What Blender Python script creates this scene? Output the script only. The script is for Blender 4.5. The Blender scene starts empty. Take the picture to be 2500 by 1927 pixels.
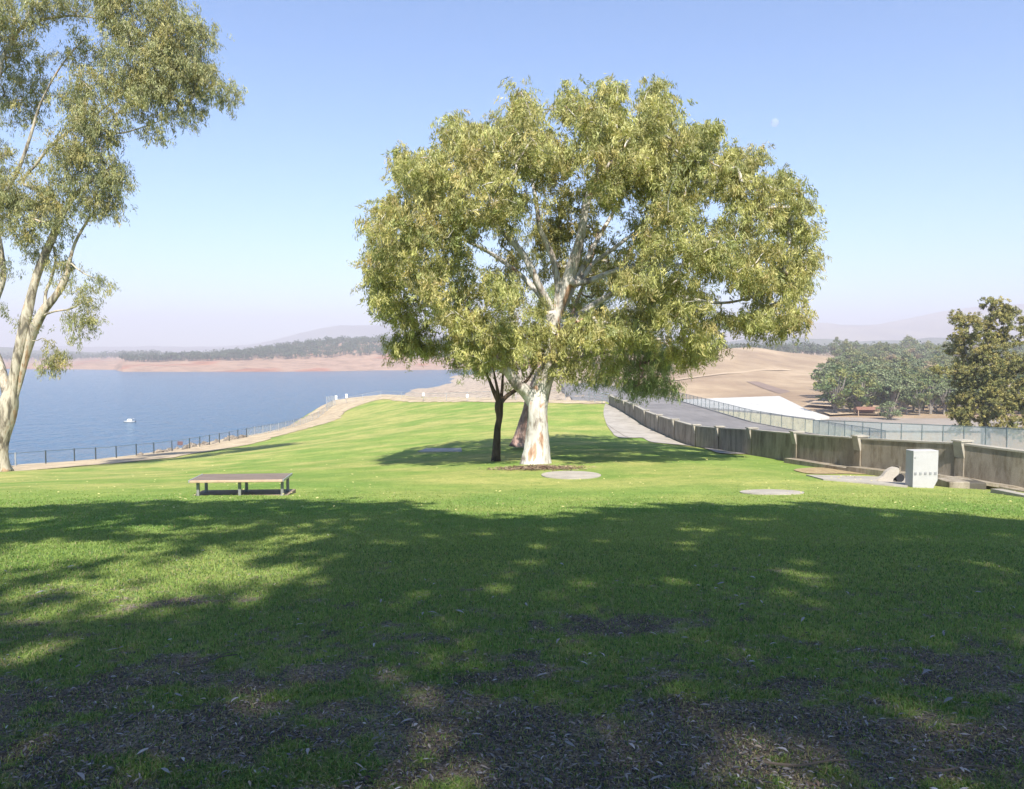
import bpy, math
import numpy as np
from mathutils import Vector

# ------------------------------------------------------------------ camera, sky, sun, exposure
C = bpy.context.scene.collection
sc = bpy.context.scene
EYE = 1.6
F = 1850.0                       # focal length in photo pixels (photo 2500 x 1927)
CX, CY = 1250.0, 963.5
HOR = 860.0
PITCH = math.atan((CY - HOR) / F)
cam = bpy.data.cameras.new("camera")
cam.sensor_width = 36.0
cam.lens = F / 2500 * 36.0
cam.clip_start = 0.05
cam.clip_end = 40000
camo = bpy.data.objects.new("camera", cam)
camo.location = (0, 0, EYE)
camo.rotation_euler = (math.radians(90) - PITCH, 0, 0)
C.objects.link(camo)
sc.camera = camo

SUN_EL = math.radians(46)
SH = np.array([-0.12, 0.9928])    # direction in which shadows fall on the ground
w = bpy.data.worlds.new("World"); sc.world = w; w.use_nodes = True
nt = w.node_tree
sky = nt.nodes.new("ShaderNodeTexSky"); sky.sky_type = 'NISHITA'
sky.sun_disc = False
sky.sun_elevation = SUN_EL
sky.sun_rotation = math.atan2(-SH[0], -SH[1])
sky.air_density = 1.0; sky.dust_density = 0.2; sky.ozone_density = 1.6; sky.altitude = 200
bg = nt.nodes["Background"]; bg.inputs[1].default_value = 0.084
tint = nt.nodes.new("ShaderNodeMix"); tint.data_type = 'RGBA'; tint.blend_type = 'MULTIPLY'; tint.inputs[0].default_value = 1.0
tint.inputs[7].default_value = (0.72, 0.90, 1.09, 1)          # white balance of the photograph's sky
nt.links.new(sky.outputs[0], tint.inputs[6]); nt.links.new(tint.outputs[2], bg.inputs[0])
sl = bpy.data.lights.new("sun", 'SUN'); sl.energy = 4.1; sl.angle = math.radians(0.55)
sl.color = (1.0, 0.94, 0.84)
so = bpy.data.objects.new("sun", sl); C.objects.link(so)
tosun = Vector((-SH[0]*math.cos(SUN_EL), -SH[1]*math.cos(SUN_EL), math.sin(SUN_EL)))
so.rotation_euler = tosun.to_track_quat('Z', 'Y').to_euler()
so.location = (20, -40, 60)
sc.view_settings.view_transform = 'Standard'
sc.view_settings.look = 'None'
sc.view_settings.exposure = 1.32
sc.view_settings.gamma = 1
sc.cycles.use_denoising = True
sc.cycles.max_bounces = 6
sc.cycles.diffuse_bounces = 3
sc.cycles.transparent_max_bounces = 12
sc.cycles.volume_bounces = 0
sc.cycles.use_adaptive_sampling = True
sc.cycles.adaptive_threshold = 0.015

rng = np.random.default_rng(11)

# ------------------------------------------------------------------ helpers
def at(px, py, D):
    """world point seen at photo pixel (px, py) at distance Y = D"""
    u, v = (px - CX) / F, (CY - py) / F
    dy = math.cos(PITCH) + v * math.sin(PITCH)
    dz = v * math.cos(PITCH) - math.sin(PITCH)
    return np.array([u * D / dy, D, EYE + dz * D / dy])

def hsh(ix, iy, s):
    n = (ix.astype(np.int64) * 374761393 + iy.astype(np.int64) * 668265263 + s * 974711) & 0xffffffff
    n = ((n ^ (n >> 13)) * 1274126177) & 0xffffffff
    n = n ^ (n >> 16)
    return (n & 0xffff) / 65535.0

def vnoise(x, y, s=0):
    ix, iy = np.floor(x), np.floor(y)
    fx, fy = x - ix, y - iy
    fx = fx*fx*(3-2*fx); fy = fy*fy*(3-2*fy)
    a = hsh(ix, iy, s); b = hsh(ix+1, iy, s); c = hsh(ix, iy+1, s); d = hsh(ix+1, iy+1, s)
    return (a*(1-fx)+b*fx)*(1-fy) + (c*(1-fx)+d*fx)*fy

def fbm(x, y, s=0, o=4):
    x = np.asarray(x, float); y = np.asarray(y, float)
    r = 0; a = 0.5; t = 0
    for i in range(o):
        r = r + a*vnoise(x*2**i + 17.3*i, y*2**i - 9.1*i, s+i); t += a; a *= 0.5
    return r/t

def sstep(a, b, x):
    t = np.clip((x-a)/(b-a), 0, 1); return t*t*(3-2*t)

def nmesh(name, V, faces, mat, parent=None, col=None, smooth=False, loc=None):
    """mesh from numpy arrays; faces is an (n,k) array or list of such arrays"""
    V = np.asarray(V, np.float32).reshape(-1, 3)
    if loc is not None: V = V - np.asarray(loc, np.float32)
    if not isinstance(faces, list): faces = [faces]
    faces = [np.asarray(f, np.int32) for f in faces if len(f)]
    li = np.concatenate([f.ravel() for f in faces])
    tot = np.concatenate([np.full(len(f), f.shape[1], np.int32) for f in faces])
    st = np.concatenate([[0], np.cumsum(tot)[:-1]]).astype(np.int32)
    me = bpy.data.meshes.new(name)
    me.vertices.add(len(V)); me.vertices.foreach_set("co", V.ravel())
    me.loops.add(len(li)); me.loops.foreach_set("vertex_index", li)
    me.polygons.add(len(tot)); me.polygons.foreach_set("loop_start", st)
    try: me.polygons.foreach_set("loop_total", tot)
    except Exception: pass
    me.update(calc_edges=True)
    if col is not None:
        ca = me.color_attributes.new("Col", 'FLOAT_COLOR', 'POINT')
        cc = np.ones((len(V), 4), np.float32); cc[:, :col.shape[1]] = col
        ca.data.foreach_set("color", cc.ravel())
    me.polygons.foreach_set("use_smooth", np.full(len(tot), bool(smooth)))
    me.materials.append(mat)
    o = bpy.data.objects.new(name, me); C.objects.link(o)
    if parent is not None: o.parent = parent
    if loc is not None: o.location = [float(a) for a in loc]
    return o

def tag(o, label=None, cat=None, group=None, kind=None):
    if label: o["label"] = label
    if cat: o["category"] = cat
    if group: o["group"] = group
    if kind: o["kind"] = kind
    return o

def empty(name, loc=(0, 0, 0), rz=0.0):
    o = bpy.data.objects.new(name, None); C.objects.link(o)
    o.location = [float(a) for a in loc]; o.rotation_euler[2] = rz
    o.empty_display_size = 0.3
    return o

class MB:
    """collects shapes, then becomes ONE mesh object"""
    def __init__(s): s.V = []; s.F = {}; s.n = 0
    def add(s, V, F):
        V = np.asarray(V, float).reshape(-1, 3)
        for f in F:
            s.F.setdefault(len(f), []).append([i + s.n for i in f])
        s.V.append(V); s.n += len(V)
    def hexa(s, b, t):       # 4 bottom, 4 top points
        s.add(list(b)+list(t), [(3,2,1,0),(4,5,6,7),(0,1,5,4),(1,2,6,5),(2,3,7,6),(3,0,4,7)])
    def box(s, x0, x1, y0, y1, z0, z1, bev=0.0):
        if bev <= 0:
            s.hexa([(x0,y0,z0),(x1,y0,z0),(x1,y1,z0),(x0,y1,z0)], [(x0,y0,z1),(x1,y0,z1),(x1,y1,z1),(x0,y1,z1)])
        else:
            b = bev
            R = []
            for z, i in ((z0, b), (z0+b, 0), (z1-b, 0), (z1, b)):
                R += [(x0+i+ (0 if i else b), y0+i, z), (x1-i-(0 if i else b), y0+i, z), (x1-i, y0+i+(0 if i else b), z), (x1-i, y1-i-(0 if i else b), z),
                      (x1-i-(0 if i else b), y1-i, z), (x0+i+(0 if i else b), y1-i, z), (x0+i, y1-i-(0 if i else b), z), (x0+i, y0+i+(0 if i else b), z)]
            F = [tuple(range(7, -1, -1)), tuple(range(24, 32))]
            for k in range(3):
                for j in range(8):
                    F.append((k*8+j, k*8+(j+1) % 8, k*8+8+(j+1) % 8, k*8+8+j))
            s.add(R, F)
    def tube(s, P, R, n=8, cap=True):
        P = np.asarray(P, float); m = len(P)
        R = np.broadcast_to(np.asarray(R, float), (m,))
        T = np.gradient(P, axis=0); T /= np.linalg.norm(T, axis=1)[:, None] + 1e-9
        ref = np.array([1.0, 0, 0]) if abs(T[0][0]) < 0.8 else np.array([0, 1.0, 0])
        V = []
        for i in range(m):
            a = np.cross(T[i], ref); a /= np.linalg.norm(a) + 1e-9
            b = np.cross(T[i], a); ref = np.cross(a, T[i]) if False else ref
            for k in range(n):
                t = 2*math.pi*k/n
                V.append(P[i] + R[i]*(math.cos(t)*a + math.sin(t)*b))
        Fc = []
        for i in range(m-1):
            for k in range(n):
                Fc.append((i*n+k, i*n+(k+1) % n, (i+1)*n+(k+1) % n, (i+1)*n+k))
        if cap and n > 2:
            Fc.append(tuple(range(n-1, -1, -1))); Fc.append(tuple((m-1)*n+k for k in range(n)))
        s.add(V, Fc)
    def prism(s, pts, z0, z1):
        n = len(pts)
        V = [(p[0], p[1], z0) for p in pts] + [(p[0], p[1], z1) for p in pts]
        F_ = [tuple(range(n-1, -1, -1)), tuple(range(n, 2*n))] + [(i, (i+1) % n, n+(i+1) % n, n+i) for i in range(n)]
        s.add(V, F_)
    def build(s, name, mat, parent=None, smooth=False, loc=None):
        return nmesh(name, np.concatenate(s.V), [np.array(v) for v in s.F.values()], mat, parent, None, smooth, loc)

def catmull(P, k=6):
    P = np.asarray(P, float)
    Q = np.vstack([2*P[0]-P[1], P, 2*P[-1]-P[-2]])
    out = []
    for i in range(1, len(Q)-2):
        for t in np.linspace(0, 1, k, endpoint=False):
            a, b, c, d = Q[i-1], Q[i], Q[i+1], Q[i+2]
            out.append(0.5*((2*b)+(-a+c)*t+(2*a-5*b+4*c-d)*t*t+(-a+3*b-3*c+d)*t**3))
    out.append(P[-1])
    return np.array(out)

# ------------------------------------------------------------------ materials
class MT:
    def __init__(s, name, rough=0.8, spec=0.3):
        s.m = bpy.data.materials.new(name); s.m.use_nodes = True
        s.t = s.m.node_tree; s.b = s.t.nodes["Principled BSDF"]
        s.b.inputs["Roughness"].default_value = rough
        s.b.inputs["Specular IOR Level"].default_value = spec
    def n(s, typ, **k):
        nd = s.t.nodes.new(typ)
        for a, v in k.items(): setattr(nd, a, v)
        return nd
    def l(s, a, b): s.t.links.new(a, b)
    def coord(s, scale=(1, 1, 1), src="Object"):
        c = s.n("ShaderNodeTexCoord"); m = s.n("ShaderNodeMapping")
        m.inputs["Scale"].default_value = scale
        s.l(c.outputs[src], m.inputs[0]); return m.outputs[0]
    def noise(s, vec, scale, detail=4, rough=0.6, dist=0.0):
        nd = s.n("ShaderNodeTexNoise"); nd.inputs["Scale"].default_value = scale
        nd.inputs["Detail"].default_value = detail; nd.inputs["Roughness"].default_value = rough
        nd.inputs["Distortion"].default_value = dist
        s.l(vec, nd.inputs["Vector"]); return nd.outputs["Fac"]
    def ramp(s, fac, stops):
        r = s.n("ShaderNodeValToRGB"); e = r.color_ramp.elements
        while len(e) < len(stops): e.new(0.5)
        for i, (p, c) in enumerate(stops):
            e[i].position = p; e[i].color = (*c, 1) if len(c) == 3 else c
        s.l(fac, r.inputs[0]); return r.outputs[0]
    def mix(s, fac, a, b, typ='MIX'):
        m = s.n("ShaderNodeMix", data_type='RGBA', blend_type=typ)
        for i, v in ((0, fac), (6, a), (7, b)):
            if hasattr(v, "is_output"): s.l(v, m.inputs[i])
            elif isinstance(v, (int, float)): m.inputs[i].default_value = v
            else: m.inputs[i].default_value = (*v, 1)
        return m.outputs[2]
    def attr(s, name="Col"):
        a = s.n("ShaderNodeVertexColor"); a.layer_name = name; return a.outputs[0]
    def base(s, c):
        if hasattr(c, "is_output"): s.l(c, s.b.inputs["Base Color"])
        else: s.b.inputs["Base Color"].default_value = (*c, 1)
    def bump(s, h, strength=0.3, dist=0.05):
        b = s.n("ShaderNodeBump"); b.inputs["Strength"].default_value = strength
        b.inputs["Distance"].default_value = dist
        s.l(h, b.inputs["Height"]); s.l(b.outputs[0], s.b.inputs["Normal"])

def leaf_mat(name, trans=0.35, tint=(1.15, 1.2, 0.55), rough=0.45):
    M = MT(name, rough, 0.35)
    c = M.attr(); M.base(c)
    tr = M.n("ShaderNodeBsdfTranslucent"); M.l(M.mix(1.0, c, tint, 'MULTIPLY'), tr.inputs[0])
    ms = M.n("ShaderNodeMixShader"); ms.inputs[0].default_value = trans
    out = [n for n in M.t.nodes if n.type == 'OUTPUT_MATERIAL'][0]
    M.l(M.b.outputs[0], ms.inputs[1]); M.l(tr.outputs[0], ms.inputs[2]); M.l(ms.outputs[0], out.inputs[0])
    return M.m

def bark_mat(name, stops, scale=1.0, bump=0.5):
    M = MT(name, 0.85, 0.2)
    v = M.coord((1, 1, 0.28))
    n1 = M.noise(v, 2.2*scale, 5, 0.6, 0.6)
    n2 = M.noise(v, 9*scale, 4, 0.6)
    c1 = M.ramp(n1, stops)
    c2 = M.ramp(n2, [(0.34, (0.5, 0.46, 0.42)), (0.5, (1, 1, 1))])
    M.base(M.mix(0.8, c1, c2, 'MULTIPLY'))
    M.bump(n2, bump, 0.06)
    return M.m

WHITE_BARK = bark_mat("white_bark", [(0.36, (0.20, 0.17, 0.15)), (0.42, (0.36, 0.32, 0.28)), (0.46, (0.50, 0.47, 0.42)), (0.59, (0.56, 0.53, 0.48)), (0.63, (0.45, 0.29, 0.2))], .75)
TAN_BARK = bark_mat("tan_bark", [(0.38, (0.13, 0.115, 0.09)), (0.44, (0.28, 0.24, 0.18)), (0.49, (0.42, 0.38, 0.30)), (0.57, (0.46, 0.40, 0.31)), (0.62, (0.40, 0.27, 0.17))], .9)
DARK_BARK = bark_mat("dark_bark", [(0.3, (0.05, 0.038, 0.03)), (0.55, (0.12, 0.085, 0.06)), (0.75, (0.2, 0.13, 0.1))])
PINK_BARK = bark_mat("pink_bark", [(0.3, (0.2, 0.12, 0.1)), (0.55, (0.42, 0.28, 0.23)), (0.75, (0.55, 0.42, 0.36))])
GREY_BARK = bark_mat("grey_bark", [(0.3, (0.14, 0.12, 0.1)), (0.6, (0.3, 0.27, 0.23)), (0.8, (0.42, 0.38, 0.33))])
LEAF = leaf_mat("gum_leaf", 0.3)
LEAFD = leaf_mat("dense_leaf", 0.15, rough=0.6)
GRASS = leaf_mat("grass_blade", 0.35, (1.15, 1.3, 0.6), 0.6)

def concrete(name, base=(0.42, 0.40, 0.37), stain=0.5, scale=1.0, streak=False, joints=0):
    M = MT(name, 0.9, 0.2)
    v = M.coord((1, 1, 0.22 if streak else 1))
    n1 = M.noise(v, 1.6*scale, 5, 0.62); n2 = M.noise(M.coord(), 35*scale, 3, 0.6)
    d = tuple(b*(1-stain) for b in base)
    c = M.ramp(n1, [(0.33, d), (0.62, base)])
    c = M.mix(0.5, c, M.ramp(n2, [(0.3, (0.72, 0.72, 0.72)), (0.7, (1.1, 1.1, 1.1))]), 'MULTIPLY')
    if streak:
        n3 = M.noise(M.coord((1.3, 1.3, 0.4)), 2.2, 5, 0.75)
        c = M.mix(0.75, c, M.ramp(n3, [(0.40, (0.60, 0.56, 0.50)), (0.56, (1, 1, 1))]), 'MULTIPLY')
    if joints:
        bt = M.n("ShaderNodeTexBrick"); bt.offset = 0.0; bt.inputs["Scale"].default_value = 1.0
        bt.inputs["Brick Width"].default_value = joints; bt.inputs["Row Height"].default_value = joints; bt.inputs["Mortar Size"].default_value = joints*.012
        bt.inputs["Color1"].default_value = (1, 1, 1, 1); bt.inputs["Color2"].default_value = (.93, .93, .92, 1); bt.inputs["Mortar"].default_value = (.55, .53, .5, 1)
        M.l(M.coord(), bt.inputs["Vector"]); c = M.mix(1.0, c, bt.outputs["Color"], 'MULTIPLY')
    M.base(c); M.bump(n2, 0.25, 0.01)
    return M.m

CONC_WALL = concrete("weathered_concrete", (0.36, 0.315, 0.25), 0.35, 1.0, True)
CONC_CAP = concrete("concrete_cap", (0.42, 0.385, 0.32), 0.3)
CONC_PALE = concrete("pale_concrete", (0.43, 0.39, 0.335), 0.25, 0.8)
CONC_WHITE = concrete("white_concrete", (0.60, 0.585, 0.545), 0.14, 0.05, joints=14.0)
CONC_CREAM = concrete("cream_concrete", (0.55, 0.5, 0.32), 0.15, 0.05)
STONE = concrete("grey_plinth", (0.43, 0.42, 0.42), 0.08, 2.0)

def plain(name, col, rough=0.6, spec=0.4, metal=0.0, var=0.25, scale=8):
    M = MT(name, rough, spec); M.b.inputs["Metallic"].default_value = metal
    n = M.noise(M.coord(), scale, 4)
    M.base(M.ramp(n, [(0.3, tuple(c*(1-var) for c in col)), (0.7, col)]))
    return M.m
STEEL = plain("galvanised_steel", (0.55, 0.56, 0.56), 0.4, 0.5, 0.6)
DARKSTEEL = plain("dark_green_steel", (0.04, 0.055, 0.055), 0.5)
GREYSTEEL = plain("blue_grey_steel", (0.14, 0.18, 0.18), 0.5)
WHITE = plain("white_paint", (0.8, 0.8, 0.78), 0.5, var=0.08)
BLACK = plain("rubber_and_hole_black", (0.02, 0.02, 0.025), 0.7)
GLASS = plain("dark_window", (0.05, 0.06, 0.08), 0.1, 0.8)
REDROOF = plain("rusty_red_roof", (0.24, 0.12, 0.085), 0.8)

def mesh_panel(name, col, alpha):
    """woven wire infill: fine wires and open gaps, seen as a thin veil"""
    M = MT(name, 0.7, 0.2)
    M.base(col)
    v = M.coord((1, 1, 1))
    n = M.noise(v, 1.2, 3)
    r = M.n("ShaderNodeMapRange"); r.inputs[1].default_value = 0.3; r.inputs[2].default_value = 0.7
    r.inputs[3].default_value = alpha*0.8; r.inputs[4].default_value = alpha*1.2
    M.l(n, r.inputs[0]); M.l(r.outputs[0], M.b.inputs["Alpha"])
    return M.m
WIRE_FAINT = mesh_panel("faint_wire_mesh", (0.45, 0.47, 0.47), 0.10)
WIRE_PALE = mesh_panel("pale_wire_mesh", (0.55, 0.58, 0.55), 0.38)
WIRE_GREEN = mesh_panel("grey_green_wire_mesh", (0.32, 0.40, 0.37), 0.42)
WIRE_BLUE = mesh_panel("blue_grey_wire_mesh", (0.34, 0.38, 0.37), 0.66)

# ------------------------------------------------------------------ the ground's height
CTRL = []
def cp(px, py, D): CTRL.append(at(px, py, D))
for X, Y, z in ((0, 0, 0), (-4, 0, 0), (4, 0, 0), (0, -12, 0.4), (-15, -10, 0.3), (15, -10, 0.3), (-25, 0, -0.3), (20, 2, -0.4), (0, -30, .8), (-30, -30, .6), (30, -30, .5)):
    CTRL.append(np.array([X, Y, z], float))
for a in ((1250,1520,5),(1250,1380,7.5),(1250,1311,10),(1250,1242,15),(1250,1203,20),(1310,1134,31),(1290,1100,40),(1270,1072,50),(1270,1024,70),(1300,984,98),
          (0,1400,7),(0,1311,10.2),(0,1240,15),(0,1203,21),(250,1203,20.5),(590,1206,19),(100,1172,34),(300,1160,36),(10,1150,50),(60,1150,58.7),(180,1141,62.5),(300,1133,66),(400,1122,71),
          (500,1140,46),(477,1110,77),(563,1095,84),(650,1100,62),(673,1068,98),(746,1048,110),(820,1026,126),(815,990,164),(750,1025,150),(602,1066,108),(284,1120,78),(40,1140,68),
          (900,1060,75),(900,1020,112),(900,981,152),(1000,981,135),(1141,982,113),(800,1150,33),(1480,985,88),(1500,1000,80),(1560,1060,55),(1500,1085,46),(1650,1085,47),(1750,1106,39.5),(1900,1140,30.5),
          (2000,1168,24.5),(2260,1200,22),(2400,1206,20.5),(2500,1232,17.5),(2500,1400,7),(2500,1305,10.5),(1800,1206,20),(2345,1188,25),(2095,1150,29.5),(1942,1128,33.7),(1831,1108,38.4),(1700,1096,47.8),
          (1606,1056,57.6),(1548,1024,68.3),(1503,995,80),(1100,1180,24),(1550,1172,25.5)):
    cp(*a)
CTRL = np.array(CTRL)
def _phi(r): return np.where(r > 1e-9, r*r*np.log(r+1e-12), 0.0)
_P = CTRL[:, :2]/20.0
_n = len(_P)
_K = _phi(np.linalg.norm(_P[:, None]-_P[None], axis=2)) + 0.02*np.eye(_n)
_A = np.zeros((_n+3, _n+3)); _A[:_n, :_n] = _K; _A[:_n, _n] = 1; _A[:_n, _n+1:] = _P; _A[_n, :_n] = 1; _A[_n+1:, :_n] = _P.T
_W = np.linalg.solve(_A, np.concatenate([CTRL[:, 2], [0, 0, 0]]))
def rbf(x, y):
    x = np.asarray(x, float); y = np.asarray(y, float); sh = x.shape
    q = np.stack([x.ravel(), y.ravel()], 1)/20.0
    out = np.empty(len(q))
    for i in range(0, len(q), 20000):
        p = q[i:i+20000]
        out[i:i+20000] = _phi(np.linalg.norm(p[:, None]-_P[None], axis=2))@_W[:_n] + _W[_n] + p@_W[_n+1:]
    return out.reshape(sh)

# the parapet wall's piers: photo pixel of the cap, distance
PIERS = [(2345,1073,25.0),(2095,1062,29.3),(1941,1052,33.7),(1832,1043,38.4),(1753,1039.5,43.2),(1697,1035.5,47.8),(1645,1022,52.5),(1606,1011,57.6),
         (1574.5,1000,62.8),(1548,986,68.3),(1524,977,74.3),(1503,970,80.0),(1488,963,85.3)]
PW = [at(*p) for p in PIERS]
_d = PW[0]-PW[1]
PW = [PW[0]+_d*2.3, PW[0]+_d*1.15] + PW
PW[0][2] = PW[2][2] + .05; PW[1][2] = PW[2][2] + .02
WALL_XY = np.array([p[:2] for p in PW])

# outline of the high ground (beyond it the land falls to the lake / to the road)
EDGE = [(-60, -40), (-62, 20), (-58, 45)] + [tuple(at(*a)[:2]) for a in ((40,1132,72),(112,1130,75),(234,1120,81),(333,1112,88),(463,1094,96),(540,1070,108),(600,1049,116),(720,1003,150),(818,976,182),
        (930,979,166),(1000,980,146),(1141,981,123),(1300,982,104),(1480,985,92))] + [tuple(p) for p in WALL_XY[::-1] + np.array([0.35, 0.1])] + [(24, 8), (60, 2), (60, -40)]
EDGE = np.array(EDGE)
def sdist(x, y):
    """distance outside EDGE (0 inside)"""
    sh = np.shape(x); p = np.stack([np.ravel(x), np.ravel(y)], 1)
    best = np.full(len(p), 1e9); ins = np.zeros(len(p), bool)
    for i in range(len(EDGE)):
        a, b = EDGE[i], EDGE[(i+1) % len(EDGE)]
        ab = b-a; t = np.clip(((p-a)@ab)/(ab@ab), 0, 1)
        best = np.minimum(best, np.linalg.norm(p-(a+t[:, None]*ab), axis=1))
        c = ((a[1] > p[:, 1]) != (b[1] > p[:, 1]))
        with np.errstate(divide='ignore', invalid='ignore'):
            xi = (b[0]-a[0])*(p[:, 1]-a[1])/(b[1]-a[1]+1e-12)+a[0]
        ins ^= c & (p[:, 0] < xi)
    return np.where(ins, 0, best).reshape(sh)

def gz0(x, y):
    z = rbf(x, y)
    n = (fbm(np.asarray(x)/9.0, np.asarray(y)/9.0, 3, 3)-.5)*0.28*sstep(8, 25, np.asarray(y))
    return z + n
def gz(x, y):
    d = sdist(x, y)
    right = np.asarray(x) > 9.5
    z = gz0(x, y) - np.where(right, np.minimum(d*3.0, 7.0)+np.maximum(d-6, 0)*.8, d*0.62)
    return np.maximum(z, -40.0)
def gzs(x, y): return float(gz0(np.array([float(x)]), np.array([float(y)]))[0])
def hit(px, py, lo=2.0, hi=190.0):
    """where the ray through a photo pixel meets the high ground"""
    D = np.geomspace(lo, hi, 900)
    P = np.array([at(px, py, d) for d in D])
    s = P[:, 2]-gz0(P[:, 0], P[:, 1])
    i = np.argmax(s < 0)
    if s[i] >= 0: i = len(D)-1
    t = s[i-1]/(s[i-1]-s[i]+1e-9) if i > 0 else 0
    p = P[i-1]*(1-t)+P[i]*t if i > 0 else P[0]
    p[2] = gzs(p[0], p[1]); return p

# bare patches of the foreground (photo pixel, radii in metres, strength)
BARE = []
for px, py, rx, ry, s in ((1510,1530,.55,.22,1),(1430,1545,.3,.12,.8),(2330,1660,.9,.35,.9),(2480,1700,.7,.4,1),(2200,1600,.5,.15,.6),(1900,1830,1.2,.35,1),(2300,1860,.9,.4,1),(1400,1860,1.0,.3,.8),
                          (500,1650,.9,.3,.7),(900,1760,.9,.3,.8),(300,1800,.8,.3,.8),(1100,1680,.5,.2,.6),(100,1700,.6,.25,.7),(1700,1760,.9,.22,.9),(420,1470,.5,.12,.5),(1280,1400,.3,.1,.5)):
    p = hit(px, py); BARE.append((p[0], p[1], rx, ry, s))
def cover(x, y):
    """0 = bare soil and litter, 1 = full grass"""
    x = np.asarray(x, float); y = np.asarray(y, float)
    n = fbm(x*1.5, y*2.6, 5, 4); n2 = fbm(x*.35, y*.5, 9, 3); n3 = fbm(x*6, y*9, 31, 3)
    bias = np.interp(y, [2.4, 2.9, 3.6, 4.6, 6.0, 8.0, 11], [0.43, 0.52, 0.65, 0.78, 0.90, 1.02, 1.2])
    n4 = fbm(x*14, y*18, 33, 2)
    c = bias + (n-.5)*.75 + (n2-.5)*.45 + (n3-.5)*1.3 + (n4-.5)*1.5*(1-sstep(5, 10, y))
    for bx, by, rx, ry, s in BARE:
        q = ((x-bx)/rx)**2 + ((y-by)/ry)**2 + (n-.5)*3.5+(n3-.5)*2.5
        c = c - s*(1-sstep(.0, 1.6, q))*.9
    return np.clip(sstep(0.22, 0.78, c), 0, 1)
def grass_col(x, y, r=None):
    """large patches of greener and drier turf"""
    x = np.asarray(x, float); y = np.asarray(y, float)
    a = fbm(x/7+3, y/5, 21, 4); b = fbm(x/2.2, y/1.6, 25, 3)
    far = sstep(20, 60, y); left = sstep(5, -30, x)
    dry = np.clip(sstep(.40, .66, a*.65+b*.35 + .10*left*far + .02)*(.25+.75*sstep(16, 30, y)), 0, 1)
    g = np.array([0.205, 0.288, 0.072]); yl = np.array([0.34, 0.345, 0.12]); dk = np.array([0.135, 0.25, 0.055])
    c = g[None]*(1-dry.ravel()[:, None]) + yl[None]*dry.ravel()[:, None]
    k = sstep(.5, .75, fbm(x/3.5+9, y/3+2, 41, 3)).ravel()[:, None]*.5
    c = c*(1-k)+dk[None]*k
    return c

# ------------------------------------------------------------------ ground, lawn
def axis(lo, hi, fine, n):
    s = np.linspace(math.asinh(lo/fine), math.asinh(hi/fine), n); return np.sinh(s)*fine
gx = axis(-75, 70, 3.0, 420)
gy = axis(-42, 215, 3.0, 620)
GX, GY = np.meshgrid(gx, gy)
GZ = gz(GX, GY)
nx, ny = len(gx), len(gy)
idx = np.arange(nx*ny).reshape(ny, nx)
quads = np.stack([idx[:-1, :-1], idx[:-1, 1:], idx[1:, 1:], idx[1:, :-1]], -1).reshape(-1, 4)
gc = grass_col(GX.ravel(), GY.ravel())
cv = cover(GX.ravel(), GY.ravel())
far = sstep(10, 18, GY.ravel())
colr = np.concatenate([gc*1.0, np.maximum(cv, far)[:, None]], 1)

M = MT("lawn_turf", 0.95, 0.1)
vc = M.n("ShaderNodeVertexColor"); vc.layer_name = "Col"
v = M.coord()
n1 = M.noise(v, 14, 6, 0.75); n2 = M.noise(v, 60, 4, 0.7); n3 = M.noise(v, 2.5, 5, 0.65)
g = M.mix(1.0, vc.outputs[0], M.ramp(n1, [(0.3, (0.55, 0.62, 0.5)), (0.5, (1, 1, 1)), (0.7, (1.35, 1.2, 1.15))]), 'MULTIPLY')
n5 = M.noise(v, .55, 6, .7)
g = M.mix(0.8, g, M.ramp(n5, [(0.38, (0.74, 0.84, 0.72)), (0.62, (1.22, 1.12, 1.15))]), 'MULTIPLY')
g = M.mix(0.6, g, M.ramp(n3, [(0.35, (0.78, 0.85, 0.75)), (0.65, (1.2, 1.12, 1.1))]), 'MULTIPLY')
soil = M.mix(1.0, M.ramp(n3, [(0.35, (0.11, 0.09, 0.07)), (0.52, (0.175, 0.145, 0.11)), (0.66, (0.24, 0.20, 0.145))]), M.ramp(n2, [(0.38, (0.35, 0.35, 0.36)), (0.62, (1.5, 1.5, 1.5))]), 'MULTIPLY')
th = M.mix(0.5, g, (0.07, 0.075, 0.03))
M.base(M.mix(vc.outputs[1], soil, g))
M.bump(n1, 0.6, 0.05)
LAWN_MAT = M.m
lawn = tag(nmesh("lawn", np.stack([GX, GY, GZ], -1), quads, LAWN_MAT, col=colr, smooth=True), kind="structure")

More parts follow.
